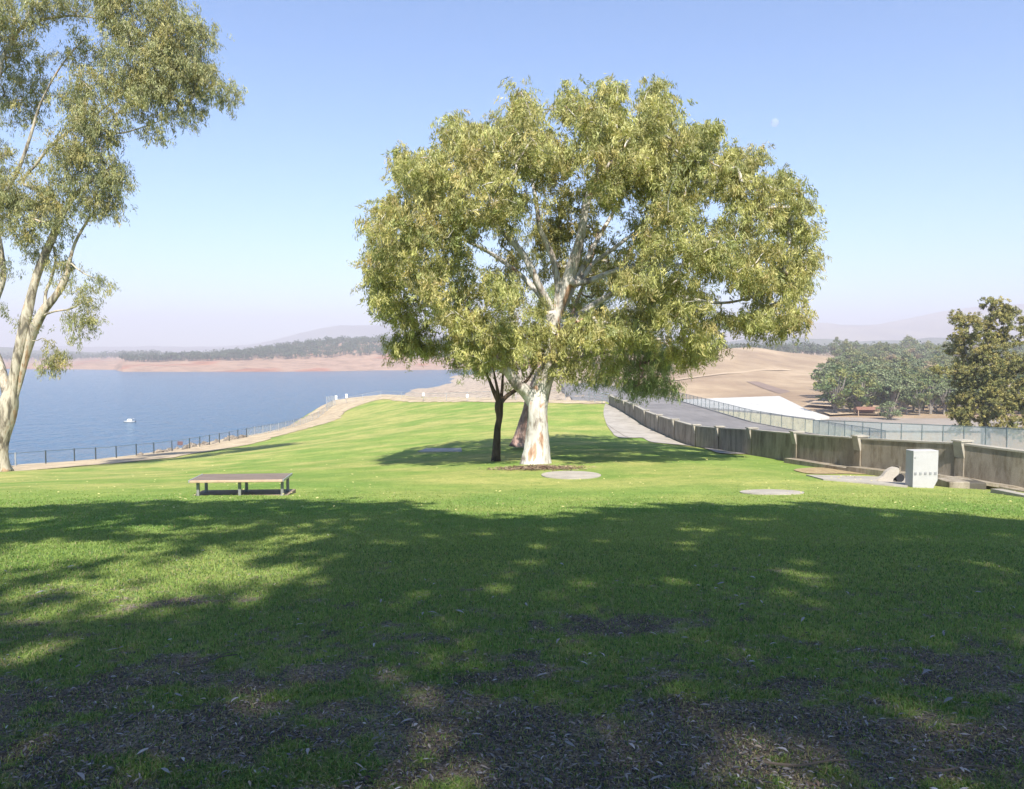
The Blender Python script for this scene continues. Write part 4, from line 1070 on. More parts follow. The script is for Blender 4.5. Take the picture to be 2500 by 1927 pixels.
def long_fence(name, label, pts, h, sp, mat_p, mat_m, th=.04, tilt=False):
    P = np.array(pts, float); s = np.concatenate([[0], np.cumsum(np.linalg.norm(np.diff(P, axis=0), axis=1))])
    n_ = int(s[-1]/sp)+1; t = np.linspace(0, s[-1], n_); Q = np.stack([np.interp(t, s, P[:, i]) for i in range(3)], 1)
    root = empty(name, Q[len(Q)//2]); tag(root, label, "fence")
    for p in Q[:100]:
        m_ = MB(); m_.tube([(p[0], p[1], p[2]-.05), (p[0], p[1], p[2]+h+.05)], th, 6); under(m_.build("post", mat_p), root)
    m_ = MB()
    for a_, b_ in zip(Q[:-1], Q[1:]): m_.tube([a_+[0, 0, h], b_+[0, 0, h]], th*.8, 5)
    under(m_.build("top_rail", mat_p), root)
    kb_ = MB()
    for a_, b_ in zip(Q[:-1], Q[1:]):
        kb_.hexa([a_+[-.12,0,-.02], a_+[.12,0,-.02], b_+[.12,0,-.02], b_+[-.12,0,-.02]], [a_+[-.12,0,.12], a_+[.12,0,.12], b_+[.12,0,.12], b_+[-.12,0,.12]])
    under(kb_.build("kerb", CONC_PALE), root)
    panel_strip([p for p in Q], .1, h-.02, "wire_mesh", mat_m, root)
    return Q
FR = [np.array([p[0]-.4, p[1], road_z]) for p in [at(2170,1090,79)]+RR[1:]]
long_fence("roadside_fence", "grey-green mesh fence running along the far side of the dam road", FR, 1.75, 2.9, GREYSTEEL, WIRE_GREEN)
F2 = [np.array([*at(px_, 1060, D_)[:2], at(px_, ty, D_)[2]-2.6]) for px_, ty, D_ in ((1985,1026,112),(2060,1028,108),(2160,1033,104),(2290,1038,100),(2400,1043,96),(2500,1048,92),(2640,1055,88))]
long_fence("mesh_fence", "taller blue-grey mesh fence behind the parapet wall, before the conifer", F2, 2.6, 2.45, GREYSTEEL, WIRE_BLUE, .06)
# slab carrying that fence
mb = MB()
for a_, b_ in zip(F2[:-1], F2[1:]):
    mb.hexa([a_+[0,-.3,-16], b_+[0,-.3,-16], b_+[0,.5,-16], a_+[0,.5,-16]], [a_+[0,-.3,-.02], b_+[0,-.3,-.02], b_+[0,.5,-.02], a_+[0,.5,-.02]])
tag(mb.build("retaining_wall", CONC_PALE), "retaining wall under the taller mesh fence", "wall")

# ------------------------------------------------------------------ land below the dam and the far country
ZF = at(1905, 967, 432)[2]          # valley floor
WZ = -37+EYE                        # lake level
COLS = {   # photo column: [(distance, photo row)] of the land surface
 880:  [(150,1100),(400,1040),(560,985),(700,968),(1500,912)],
 930:  [(150,1060),(300,1030),(500,990),(580,977),(800,968),(1500,915)],
 1030: [(150,1035),(260,1005),(420,985),(600,965),(760,949),(900,950),(1500,915)],
 1130: [(130,1030),(220,995),(360,978),(600,952),(900,932),(1200,916),(1300,918),(1600,910)],
 1300: [(120,1010),(200,985),(330,955),(600,925),(900,905),(1100,897),(1300,902),(1600,905)],
 1420: [(110,1010),(200,962),(255,934),(450,903),(650,872),(800,868),(1000,884),(1600,895)],
 1500: [(110,1040),(200,1010),(300,985),(420,950),(560,900),(680,864),(760,862),(1000,880),(1600,880)],
 1650: [(110,1280),(200,1095),(300,1014),(400,975),(430,968),(540,915),(700,858),(760,852),(1000,874),(1600,868)],
 1760: [(110,1280),(200,1095),(300,1014),(400,975),(432,967),(540,915),(700,862),(770,849),(1000,872),(1600,868)],
 1830: [(110,1280),(200,1095),(300,1014),(400,975),(432,967),(540,920),(700,868),(790,847),(1000,868),(1600,866)],
 1950: [(110,1280),(200,1095),(300,1014),(350,994),(420,968),(540,928),(700,885),(800,863),(1000,868),(1600,864)],
 2050: [(110,1280),(200,1095),(300,1014),(380,982),(480,948),(600,915),(720,893),(810,880),(1000,872),(1600,864)],
 2200: [(110,1280),(200,1095),(300,1014),(400,980),(520,945),(640,915),(760,895),(900,880),(1100,870),(1600,862)],
 2500: [(110,1280),(200,1095),(300,1014),(400,980),(520,945),(640,915),(760,893),(900,878),(1100,868),(1600,860)],
 3300: [(110,1280),(200,1095),(300,1014),(400,980),(520,945),(640,915),(760,893),(900,878),(1100,868),(1600,860)],
}
ck = sorted(COLS); Dg = np.geomspace(112, 1600, 170)
Zc = []
for k_ in ck:
    d_ = [a[0] for a in COLS[k_]]; z_ = [at(k_, a[1], a[0])[2] for a in COLS[k_]]
    zz = np.interp(Dg, d_, z_)
    for _ in range(3): zz[1:-1] = (zz[:-2]+2*zz[1:-1]+zz[2:])/4
    Zc.append(zz)
Zc = np.array(Zc)
pxg = np.concatenate([np.linspace(860, 2100, 230), np.linspace(2110, 3300, 70)])
def land_z(px_, D_):
    i = np.interp(np.log(D_), np.log(Dg), np.arange(len(Dg)))
    i0 = np.clip(np.floor(i).astype(int), 0, len(Dg)-2); f_ = i-i0
    j = np.interp(px_, ck, np.arange(len(ck))); j0 = np.clip(np.floor(j).astype(int), 0, len(ck)-2); g_ = j-j0
    g_ = g_*g_*(3-2*g_)
    a_ = Zc[j0, i0]*(1-f_)+Zc[j0, i0+1]*f_; b_ = Zc[j0+1, i0]*(1-f_)+Zc[j0+1, i0+1]*f_
    return a_*(1-g_)+b_*g_
PX, DD = np.meshgrid(pxg, Dg)
LZ = land_z(PX, DD)
LX = (PX-CX)/F*DD
LZ = LZ+(fbm(LX/60, DD/60, 61, 4)-.5)*np.clip(DD/200, 0, 4)*.8
rip = (PX < np.interp(DD, [100, 246, 450, 700, 1600], [1500, 1440, 1420, 1450, 1480]))
LZ = LZ+np.where(rip, (fbm(LX/5, DD/9, 71, 4)-.5)*2.2, 0)
crestpx = np.interp(DD, [100, 246, 450, 700, 1600], [1500, 1440, 1420, 1450, 1480])
mask = sstep(-12, 12, crestpx-PX).ravel()
ii = np.arange(PX.size).reshape(PX.shape)
qq = np.stack([ii[:-1, :-1], ii[:-1, 1:], ii[1:, 1:], ii[1:, :-1]], -1).reshape(-1, 4)
M = MT("dry_hillside", 0.95, .1)
vc = M.n("ShaderNodeVertexColor"); vc.layer_name = "Col"
sp_ = M.n("ShaderNodeSeparateColor"); M.l(vc.outputs[0], sp_.inputs[0])
v = M.coord(); a = M.noise(v, .012, 5, .6); b = M.noise(v, .09, 5, .7); c = M.noise(M.coord((1, 1, 4)), .22, 5, .75)
tanc = M.mix(.5, M.ramp(a, [(0.40, (0.30, 0.215, 0.14)), (0.52, (0.36, 0.265, 0.17)), (0.60, (0.43, 0.325, 0.215))]), M.ramp(b, [(0.3, (.7,.7,.7)), (0.7, (1.15,1.15,1.15))]), 'MULTIPLY')
ripc = M.ramp(c, [(0.36, (0.15, 0.115, 0.09)), (0.45, (0.38, 0.30, 0.22)), (0.62, (0.50, 0.405, 0.30))])
M.base(M.mix(sp_.outputs[0], tanc, ripc)); M.bump(c, .6, 1.2)
hc = np.stack([mask, mask, mask], 1)
tag(nmesh("hillside", np.stack([LX, DD, LZ], -1), qq, M.m, col=hc, smooth=True), kind="structure")

# vehicle track on the dry slope
M = MT("pale_track", 0.95, .1); a = M.noise(M.coord(), .1, 4); M.base(M.ramp(a, [(0.3, (0.40, 0.30, 0.20)), (0.7, (0.48, 0.37, 0.25))])); TRACK = M.m
def land_sheet(name, L, Rr, mat, n=40, m=6, lift=.5):
    def rs(P):
        P = np.array(P, float); s = np.linspace(0, 1, len(P)); t = np.linspace(0, 1, n); return np.stack([np.interp(t, s, P[:, i]) for i in range(2)], 1)
    A, B = rs(L), rs(Rr); t = np.linspace(0, 1, m)[None, :, None]
    P = A[:, None]*(1-t)+B[:, None]*t; Z = land_z(P[..., 0], P[..., 1])+lift; X = (P[..., 0]-CX)/F*P[..., 1]
    i_ = np.arange(n*m).reshape(n, m); q_ = np.stack([i_[:-1, :-1], i_[:-1, 1:], i_[1:, 1:], i_[1:, :-1]], -1).reshape(-1, 4)
    return nmesh(name, np.stack([X, P[..., 1], Z], -1), q_, mat, smooth=True)
tag(land_sheet("track", [(1640,500),(1700,520),(1790,548),(1880,590),(1930,610)], [(1640,507),(1700,528),(1790,557),(1880,600),(1930,621)], TRACK, lift=.35), kind="structure")
# darker burnt strip above the white slab
tag(land_sheet("dark_strip", [(1822,505),(1860,470),(1905,434)], [(1850,507),(1895,474),(1935,445)], plain("grey_brown_gravel", (.24,.17,.13), .95, var=.2, scale=.1), lift=.35), kind="structure")
tag(land_sheet("track", [(1965,350),(1990,372),(2015,400)], [(2040,330),(2050,360),(2060,390)], TRACK, lift=1.2), kind="structure")
# white spillway slab and the cream apron below it
def slabpoly(name, pts, z, mat, th=1.0):
    P = [at(*p) for p in pts]; P = [(p[0], p[1]) for p in P]
    mb = MB(); mb.prism(P[::-1] if False else P, z-th, z); return mb.build(name, mat)
def dz(py, z): return (EYE-z)*F/(py-HOR)
zt = ZF+1.2
WP = [(1560,980),(1745,972.5),(1903,967),(1968,999),(2025,1018),(1990,1023),(1850,1006)]
tag(slabpoly("spillway_slab", [(x_, y_, dz(y_, zt)) for x_, y_ in WP], zt, CONC_WHITE), "bright white concrete spillway slab below the dry hillside", "slab", kind="structure")
WP = [(1560,988),(1850,1008),(1990,1025),(2145,1068),(2200,1120),(1700,1120)]
tag(slabpoly("lower_apron", [(x_, y_, dz(y_, zt)) for x_, y_ in WP], zt-.3, CONC_CREAM), "cream apron below the dam road, seen through the mesh fence", "apron", kind="structure")
# sandy flat in front of the wood
tag(land_sheet("sandy_flat", [(2030,292),(2080,296),(2150,294),(2185,290)], [(2010,306),(2080,312),(2150,308),(2190,300)], TRACK, lift=.9), kind="structure")
tag(land_sheet("gravel_flat", [(1950,240),(2100,238),(2250,238),(2500,236)], [(2010,286),(2080,284),(2250,280),(2500,280)], plain("grey_gravel", (.33,.28,.23), .95, var=.3, scale=.08), lift=.6), kind="structure")

# --- lake
M = MT("lake_water", 0.16, .5)
M.base((0.035, 0.125, 0.22)); M.b.inputs["IOR"].default_value = 1.33
v1 = M.coord((.11, .075, 1)); v2 = M.coord((.38, .22, 1)); a = M.noise(v1, 1.0, 5, .65); b = M.noise(v2, 1.0, 4, .65)
ad = M.n("ShaderNodeMath", operation='MULTIPLY_ADD'); M.l(b, ad.inputs[0]); ad.inputs[1].default_value = .45; M.l(a, ad.inputs[2])
M.bump(ad.outputs[0], 1.0, 5.5)
WATER = M.m
mb = MB(); mb.add([(-12000, 60, WZ), (12000, 60, WZ), (12000, 10400, WZ), (-12000, 10400, WZ)], [(0, 1, 2, 3)])
tag(mb.build("lake_water", WATER), kind="structure")

# --- far shore
SH_COL = {  # px: [(D, py)]
 -1500: [(1500,906),(1650,895),(1900,885),(3000,872)],
 -200: [(1750,900),(1850,893),(2300,884),(3200,872)],
 100: [(1640,902.5),(1760,893),(2300,884),(3200,872)],
 280: [(1600,903),(1700,892),(1900,884),(3200,872)],
 300: [(1420,909),(1500,898),(1600,885),(1800,880),(3000,872)],
 450: [(1405,909.5),(1500,897),(1600,883),(1800,877),(2400,870)],
 600: [(1430,908.5),(1520,893),(1600,880),(1800,868),(2400,862)],
 800: [(1480,906.5),(1580,890),(1660,872),(1850,841),(2400,840)],
 950: [(1540,904.5),(1640,882),(1700,866),(1900,835),(2400,836)],
 1100: [(1600,903),(1700,880),(1760,864),(1950,838),(2400,840)],
 1500: [(1700,901),(1800,885),(1900,872),(2100,858),(2600,852)],
 2200: [(1650,900),(1800,870),(2000,862),(2400,858),(3200,855)],
 3400: [(1650,900),(1800,870),(2000,862),(2400,858),(3200,855)]}
sk = sorted(SH_COL); Ds = np.concatenate([np.linspace(1390, 2000, 90), np.linspace(2020, 3300, 40)])
Zs = []
for k_ in sk:
    a_ = SH_COL[k_]; d_ = [a_[0][0]-60]+[t[0] for t in a_]; z_ = [WZ-6]+[at(k_, t[1], t[0])[2] for t in a_]; z_[1] = WZ+.1
    Zs.append(np.interp(Ds, d_, z_))
Zs = np.array(Zs)
def shore_z(px_, D_):
    i = np.interp(D_, Ds, np.arange(len(Ds))); i0 = np.clip(np.floor(i).astype(int), 0, len(Ds)-2); f_ = i-i0
    j = np.interp(px_, sk, np.arange(len(sk))); j0 = np.clip(np.floor(j).astype(int), 0, len(sk)-2); g_ = j-j0
    a_ = Zs[j0, i0]*(1-f_)+Zs[j0, i0+1]*f_; b_ = Zs[j0+1, i0]*(1-f_)+Zs[j0+1, i0+1]*f_
    z = a_*(1-g_)+b_*g_; X = (px_-CX)/F*D_
    return z+(fbm(X/45, D_/45, 91, 4)-.5)*7*sstep(WZ, WZ+8, z)+(fbm(X/120, D_/90, 93, 2)-.5)*5
PX, DD = np.meshgrid(np.concatenate([np.linspace(-1500, -100, 60), np.linspace(-90, 1250, 420), np.linspace(1270, 3400, 60)]), Ds)
SZ = shore_z(PX, DD); SX = (PX-CX)/F*DD
ii = np.arange(PX.size).reshape(PX.shape)
qq = np.stack([ii[:-1, :-1], ii[:-1, 1:], ii[1:, 1:], ii[1:, :-1]], -1).reshape(-1, 4)
M = MT("red_shore", 0.95, .1); v = M.coord((1, 1, 6)); a = M.noise(v, .006, 5, .6); b = M.noise(v, .03, 5, .7)
M.base(M.mix(.6, M.ramp(a, [(0.35, (0.34, 0.22, 0.15)), (0.52, (0.38, 0.25, 0.17)), (0.60, (0.35, 0.16, 0.095))]), M.ramp(b, [(0.38, (.62,.6,.58)), (0.56, (1.12,1.12,1.12))]), 'MULTIPLY')); M.bump(b, .8, 12)
tag(nmesh("far_shore", np.stack([SX, DD, SZ], -1), qq, M.m, smooth=True), kind="structure")

# --- mountains
def ridge(name, prof, D_, depth, col, seed):
    px_ = np.linspace(prof[0][0], prof[-1][0], 160); yy = np.interp(px_, [p[0] for p in prof], [p[1] for p in prof])
    for _ in range(4): yy[1:-1] = (yy[:-2]+2*yy[1:-1]+yy[2:])/4
    rows = 26; V = []
    top = np.array([at(a_, b_, D_)[2] for a_, b_ in zip(px_, yy)]); X = (px_-CX)/F*D_
    for j in range(rows):
        t = j/(rows-1); h = math.sin(min(t*1.4, 1)*math.pi/2) if t < .72 else 1-(t-.72)*1.6
        y_ = D_-depth*.72+t*depth
        z_ = WZ-5+(top-WZ+5)*h
        z_ = z_+(fbm(X/600+seed, np.full_like(X, y_/600), seed, 4)-.5)*150*min(h, .9)*(1 if t < .68 else .3)
        V.append(np.stack([X, np.full_like(X, y_), np.maximum(z_, WZ-5)], 1))
    V = np.concatenate(V); ii = np.arange(rows*160).reshape(rows, 160)
    q_ = np.stack([ii[:-1, :-1], ii[:-1, 1:], ii[1:, 1:], ii[1:, :-1]], -1).reshape(-1, 4)
    M = MT(name+"_mat", .95, .1); a = M.noise(M.coord(), .0015, 5, .65); M.base(M.ramp(a, [(.4, tuple(c_*.6 for c_ in col)), (.6, col)]))
    return tag(nmesh(name, V, q_, M.m, smooth=True), kind="structure")
ridge("mountain", [(-1400,850),(-200,852),(100,846),(480,850),(640,838),(741,818),(830,797),(900,791),(990,797),(1200,822),(1500,836),(1700,842)], 8600, 2600, (.12,.14,.08), 2)
ridge("mountain", [(1500,838),(1700,822),(1900,802),(2030,797),(2110,799),(2177,786),(2300,759),(2400,745),(2520,738),(2800,770),(3300,800),(3900,846)], 7400, 2400, (.30,.26,.15), 6)
ridge("hills", [(-1600,856),(-200,858),(60,860),(300,862),(560,866)], 3600, 600, (.10,.12,.07), 8)
ridge("hills", [(1300,856),(1700,850),(2000,838),(2200,832),(2600,835),(3500,845)], 3500, 900, (.11,.13,.08), 9)

# --- far woods (one mass each)
def wood(name, label, spots, size, nf, palette, seed, zfun, parent=None):
    """spots: arrays px, D; every tree a rounded cluster of small faces above a stem"""
    r_ = np.random.default_rng(seed); px_, D_ = spots; n_ = len(px_)
    X = (px_-CX)/F*D_; Z = zfun(px_, D_); hgt = size*(.6+.7*r_.random(n_)); wd = hgt*(.35+.2*r_.random(n_))
    m_ = n_*nf; k = np.repeat(np.arange(n_), nf)
    d = r_.normal(size=(m_, 3)); d /= np.linalg.norm(d, axis=1)[:, None]; d *= (r_.random((m_, 1))**.4)
    lob_ = r_.normal(size=(n_, 3, 3))*.38; li = r_.integers(0, 3, m_); off = lob_[k, li]
    c_ = np.stack([X[k]+(d[:, 0]*.75+off[:, 0])*wd[k], D_[k]+(d[:, 1]*.75+off[:, 1])*wd[k], Z[k]+hgt[k]*(.60+.42*(d[:, 2]*.7+off[:, 2]*.45))], 1)
    A = r_.normal(size=(m_, 3)); A /= np.linalg.norm(A, axis=1)[:, None]; S = np.cross(A, r_.normal(size=(m_, 3))); S /= np.linalg.norm(S, axis=1)[:, None]
    q_ = (size*.085*(.6+.8*r_.random(m_)))[:, None]
    V = np.stack([c_-A*q_, c_+S*q_*.8, c_+A*q_, c_-S*q_*.8], 1).reshape(-1, 3)
    pc_ = np.array(palette)[r_.integers(0, len(palette), n_)][k]*(.75+.5*r_.random((m_, 1)))
    Fq = np.arange(m_)[:, None]*4+np.array([[0, 1, 2, 3]])
    # stems
    sx = wd*.05+.12
    SV = np.stack([np.stack([X-sx, D_, Z-.5], 1), np.stack([X+sx, D_, Z-.5], 1), np.stack([X+sx, D_, Z+hgt*.7], 1), np.stack([X-sx, D_, Z+hgt*.7], 1),
                   np.stack([X, D_-sx, Z-.5], 1), np.stack([X, D_+sx, Z-.5], 1), np.stack([X, D_+sx, Z+hgt*.7], 1), np.stack([X, D_-sx, Z+hgt*.7], 1)], 1).reshape(-1, 3)
    SF = np.concatenate([np.arange(n_)[:, None]*8+np.array([[0, 1, 2, 3]]), np.arange(n_)[:, None]*8+np.array([[4, 5, 6, 7]])])+len(V)
    o = nmesh(name, np.concatenate([V, SV]), np.concatenate([Fq, SF]), LEAFD, col=np.concatenate([np.repeat(pc_, 4, axis=0), np.tile([[.2, .17, .14]], (len(SV), 1))]))
    return tag(o, label, kind="stuff")
DKG = [(.045,.075,.035),(.06,.09,.045),(.05,.08,.05),(.075,.10,.05)]
r = np.random.default_rng(77)
n = 1500; px_ = 300+900*r.random(n)**.85; lo = np.interp(px_, [300, 450, 700, 950, 1200], [1600, 1600, 1640, 1700, 1780]); D_ = lo+r.random(n)**1.3*np.interp(px_, [300, 600, 1000], [120, 300, 500])
wood("far_woodland", "dense dark woodland on the far shore of the lake", (px_, D_), 17, 46, DKG, 5, shore_z)
n = 60; px_ = 640+520*r.random(n); D_ = np.interp(px_, [640, 1160], [1610, 1730])+25*r.random(n)
wood("shore_trees", "scattered dark trees at the edge of the red shore", (px_, D_), 14, 46, DKG, 6, shore_z)
n = 420; px_ = -250+640*r.random(n); D_ = 2300+700*r.random(n)
wood("hazy_woodland", "hazy line of trees on the distant left shore", (px_, D_), 22, 34, DKG, 7, shore_z)
# woods behind the dry hill and across the valley
n = 900; px_ = 1560+1100*r.random(n); D_ = 1000+560*r.random(n)
wood("valley_woodland", "blue-grey woodland behind the dry hill", (px_, D_), 17, 44, [(.06,.085,.045),(.075,.10,.05),(.09,.11,.06)], 9, land_z)
n = 260; px_ = 1500+1200*r.random(n); D_ = 1900+700*r.random(n)
wood("ridge_woodland", "pale woodland along the far ridge on the right", (px_, D_), 22, 40, DKG, 10, shore_z)

# --- the wood below the dam: every tree a thing
def proto_tree(seed, palette, h=15.0, wide=.42, low=.25, stems=2):
    r_ = np.random.default_rng(seed)
    root = empty("woodland_tree"); mb = MB(); tips = []
    for s_ in range(stems):
        a_ = r_.random()*6.28; lean = .12+.15*r_.random()
        P = [np.array([0, 0, -.6]), np.array([math.cos(a_)*lean*h*.2, math.sin(a_)*lean*h*.2, h*.25]), np.array([math.cos(a_)*lean*h*.7, math.sin(a_)*lean*h*.7, h*.55]), np.array([math.cos(a_)*lean*h, math.sin(a_)*lean*h, h*.8])]
        mb.tube(catmull(P, 3), np.linspace(.028*h, .008*h, 10), 6)
    ncl = 34; cl = []
    for i in range(ncl):
        d = r_.normal(size=3); d /= np.linalg.norm(d); d *= .55+.45*r_.random()
        z_ = low+(1-low)*(.5+.5*d[2]); wf = math.sin(math.pi*min(.96, max(.1, (z_-low)/(1-low)*.8+.15)))
        c_ = np.array([d[0]*wide*h*wf, d[1]*wide*h*wf, h*z_]); cl.append(c_)
        mb.tube([(0, 0, h*.3*z_), c_*[.5,.5,.75], c_], [.012*h, .008*h, .003*h], 4, cap=False)
    mb.build("trunk", GREY_BARK, root)
    cl = np.array(cl); per = 62; n_ = ncl*per; k = np.repeat(np.arange(ncl), per)
    d = r_.normal(size=(n_, 3)); d /= np.linalg.norm(d, axis=1)[:, None]; rad = h*.105*(.7+.6*r_.random(ncl))[k]
    c_ = cl[k]+d*(rad*(.35+.65*r_.random(n_)))[:, None]*[1.1, 1.1, .75]
    A = r_.normal(size=(n_, 3)); A /= np.linalg.norm(A, axis=1)[:, None]; S = np.cross(A, r_.normal(size=(n_, 3))); S /= np.linalg.norm(S, axis=1)[:, None]
    q_ = (h*.022*(.6+.8*r_.random(n_)))[:, None]
    V = np.stack([c_-A*q_*1.3, c_+S*q_*.7, c_+A*q_*1.3, c_-S*q_*.7], 1).reshape(-1, 3)
    pal_ = np.array(palette); pc_ = pal_[r_.integers(0, len(pal_), ncl)][k]*(.7+.6*r_.random((n_, 1)))
    nmesh("crown", V, np.arange(n_)[:, None]*4+np.array([[0, 1, 2, 3]]), LEAFD, root, col=np.repeat(pc_, 4, axis=0))
    return root
GG = [(.14,.18,.065),(.17,.20,.075),(.11,.15,.055),(.21,.21,.085)]
DG = [(.08,.12,.045),(.11,.15,.05),(.14,.17,.06),(.19,.20,.06)]
BR = [(.27,.21,.12),(.30,.23,.14),(.22,.20,.11)]
GP = [(.18,.215,.11),(.21,.24,.12),(.15,.19,.09)]
prot = [proto_tree(1, GG), proto_tree(2, GG, wide=.36, stems=3), proto_tree(3, GP, wide=.34, low=.3, stems=3), proto_tree(4, BR, wide=.46), proto_tree(5, DG, wide=.5, low=.12), proto_tree(6, GP, wide=.45, low=.1)]
usedp = [False]*6
def put_tree(k, px_, D_, h, label, group=None, rz_=0, sx=1.0):
    z_ = float(land_z(np.array([px_*1.0]), np.array([D_*1.0]))[0]); X = (px_-CX)/F*D_
    root = prot[k]
    if usedp[k]:
        n_ = root.copy(); C.objects.link(n_)
        for ch_ in root.children:
            c2 = ch_.copy(); C.objects.link(c2); c2.parent = n_
        root = n_
    usedp[k] = True
    root.location = (X, D_, z_); root.scale = (h/15*sx, h/15*sx, h/15); root.rotation_euler[2] = rz_
    tag(root, label, "tree", group)
    if "group" in root and not group: del root["group"]
put_tree(4, 2042, 302, 19.5, "dark green rounded tree at the left front of the wood, beside the spillway", sx=1.05)
put_tree(4, 2098, 303, 18, "dark spreading tree second from the left at the wood's front", rz_=2, sx=.95)
put_tree(5, 2175, 276, 7.5, "low pale grey-green bush-like tree on the sandy flat before the wood", rz_=1, sx=1.5)
put_tree(3, 2180, 520, 22, "brownish broad crowned tree in the middle of the wood", rz_=1, sx=1.1)
put_tree(3, 2260, 480, 19, "brownish tree right of the broad brown one in the wood", rz_=3)
r = np.random.default_rng(99); cnt = 0
rows = [(303,2120,2560,30,14.5),(318,2040,2580,26,16),(340,2030,2600,26,17),(368,2025,2600,24,18),(400,2020,2600,22,18),(440,2030,2600,21,18),(490,2040,2600,20,18),(550,2045,2600,20,19),(620,2055,2600,20,19),(700,2060,2600,20,20),(790,2060,2600,20,20),(890,2040,2600,20,21)]
for D_, p0, p1, st, h in rows:
    x_ = p0+r.random()*10
    while x_ < p1:
        k = int(r.choice([0, 1, 2, 5, 3, 4], p=[.3, .26, .2, .1, .06, .08]))
        if D_ < 370: k = int(r.choice([0, 1, 2, 2, 4], p=[.2, .35, .2, .2, .05]))
        put_tree(k, x_, D_*(1+.03*(r.random()-.5)), h*(.8+.4*r.random()), "grey-green gum among many alike in the wood beyond the spillway", "gum trees of the wood below the dam", r.random()*6.28, .9+.3*r.random())
        x_ += st*(.75+.5*r.random()); cnt += 1
put_tree(1, 2218, 930, 30, "tall lone tree rising above the skyline of the wood", rz_=1)

# shelter and poles in the valley
zf = lambda px_, D_: float(land_z(np.array([px_*1.0]), np.array([D_*1.0]))[0])
sh = empty("picnic_shelter", ((2118-CX)/F*297, 297, zf(2118, 297))); tag(sh, "small red-roofed open shelter under the trees at the front of the wood", "shelter")
m_ = MB(); m_.hexa([(-4.6,-2.2,2.5),(4.6,-2.2,2.5),(4.6,2.2,2.5),(-4.6,2.2,2.5)], [(-4.2,-.1,3.6),(4.2,-.1,3.6),(4.2,.1,3.6),(-4.2,.1,3.6)]); m_.build("roof", REDROOF, sh)
for x_ in (-4, 4):
    for y_ in (-1.8, 1.8):
        m_ = MB(); m_.box(x_-.12, x_+.12, y_-.12, y_+.12, -.5, 2.5); m_.build("post", M2, sh)
m_ = MB(); m_.box(-3.5, 3.5, 1.4, 1.6, 0, 2.2); m_.build("back_wall", REDROOF, sh)
for px_, lab in ((1997, "thin pale pole left of the two at the foot of the dry hill"), (2004, "thin pale pole right of the two at the foot of the dry hill")):
    z_ = zf(px_, 470); p = ((px_-CX)/F*470, 470, z_)
    pr_ = empty("power_pole", p); tag(pr_, lab, "pole")
    m_ = MB(); m_.tube([(0, 0, -1), (0, 0, 15)], .16, 6); m_.build("pole", STEEL, pr_)
    m_ = MB(); m_.box(-.9, .9, -.06, .06, 14.1, 14.3); m_.build("cross_arm", STEEL, pr_)

# ------------------------------------------------------------------ boat
D_b = 37*F/(1031-HOR); pb = at(317, 1031, D_b)
boat = empty("houseboat", (pb[0], pb[1], WZ), 0.1); tag(boat, "small white cabin boat floating alone on the lake", "boat")
m_ = MB(); Lh = 2.95
secs = [(-Lh, .25, .62), (-Lh*.8, .75, .60), (-Lh*.3, 1.05, .52), (Lh*.5, 1.1, .5), (Lh*.95, 1.0, .55)]
V = []; F_ = []
for x_, w_, h_ in secs: V += [(x_, -w_, h_), (x_*.93, -w_*.8, -.25), (x_*.93, w_*.8, -.25), (x_, w_, h_)]
for i in range(4):
    for k in range(4): F_.append((i*4+k, i*4+(k+1) % 4, (i+1)*4+(k+1) % 4, (i+1)*4+k))
F_ += [(3, 2, 1, 0), (16, 17, 18, 19)]
m_.add(V, F_); HULL = plain("off_white_hull", (.55,.55,.53), .5, var=.1); m_.build("hull", HULL, boat)
m_ = MB(); m_.box(-2.75, 2.7, -1.0, 1.0, -.2, .10, .04); m_.build("waterline_band", BLACK, boat)
m_ = MB(); m_.hexa([(-1.3,-.85,.5),(1.2,-.85,.5),(1.2,.85,.5),(-1.3,.85,.5)], [(-.75,-.75,1.75),(1.1,-.75,1.75),(1.1,.75,1.75),(-.75,.75,1.75)]); m_.build("cabin", WHITE, boat)
m_ = MB(); m_.box(-.45, .05, -.86, -.80, .95, 1.45); m_.build("window", GLASS, boat)
m_ = MB(); m_.box(-.9, 2.4, -.9, .9, 1.78, 1.86, .02); m_.build("canopy", STEEL, boat)
for y_ in (-.8, .8):
    m_ = MB(); m_.tube([(2.3, y_, .5), (2.3, y_, 1.8)], .04, 6); m_.build("post", STEEL, boat)
m_ = MB(); m_.tube([(-2.7, 0, .95), (-2.0, -.7, .95), (-1.4, -.85, .95)], .03, 5); m_.tube([(-2.7, 0, .55), (-2.7, 0, .95)], .03, 5); m_.build("bow_rail", STEEL, boat)
m_ = MB(); m_.box(2.75, 3.15, -.2, .2, -.2, .75, .05); m_.build("outboard_motor", BLACK, boat)

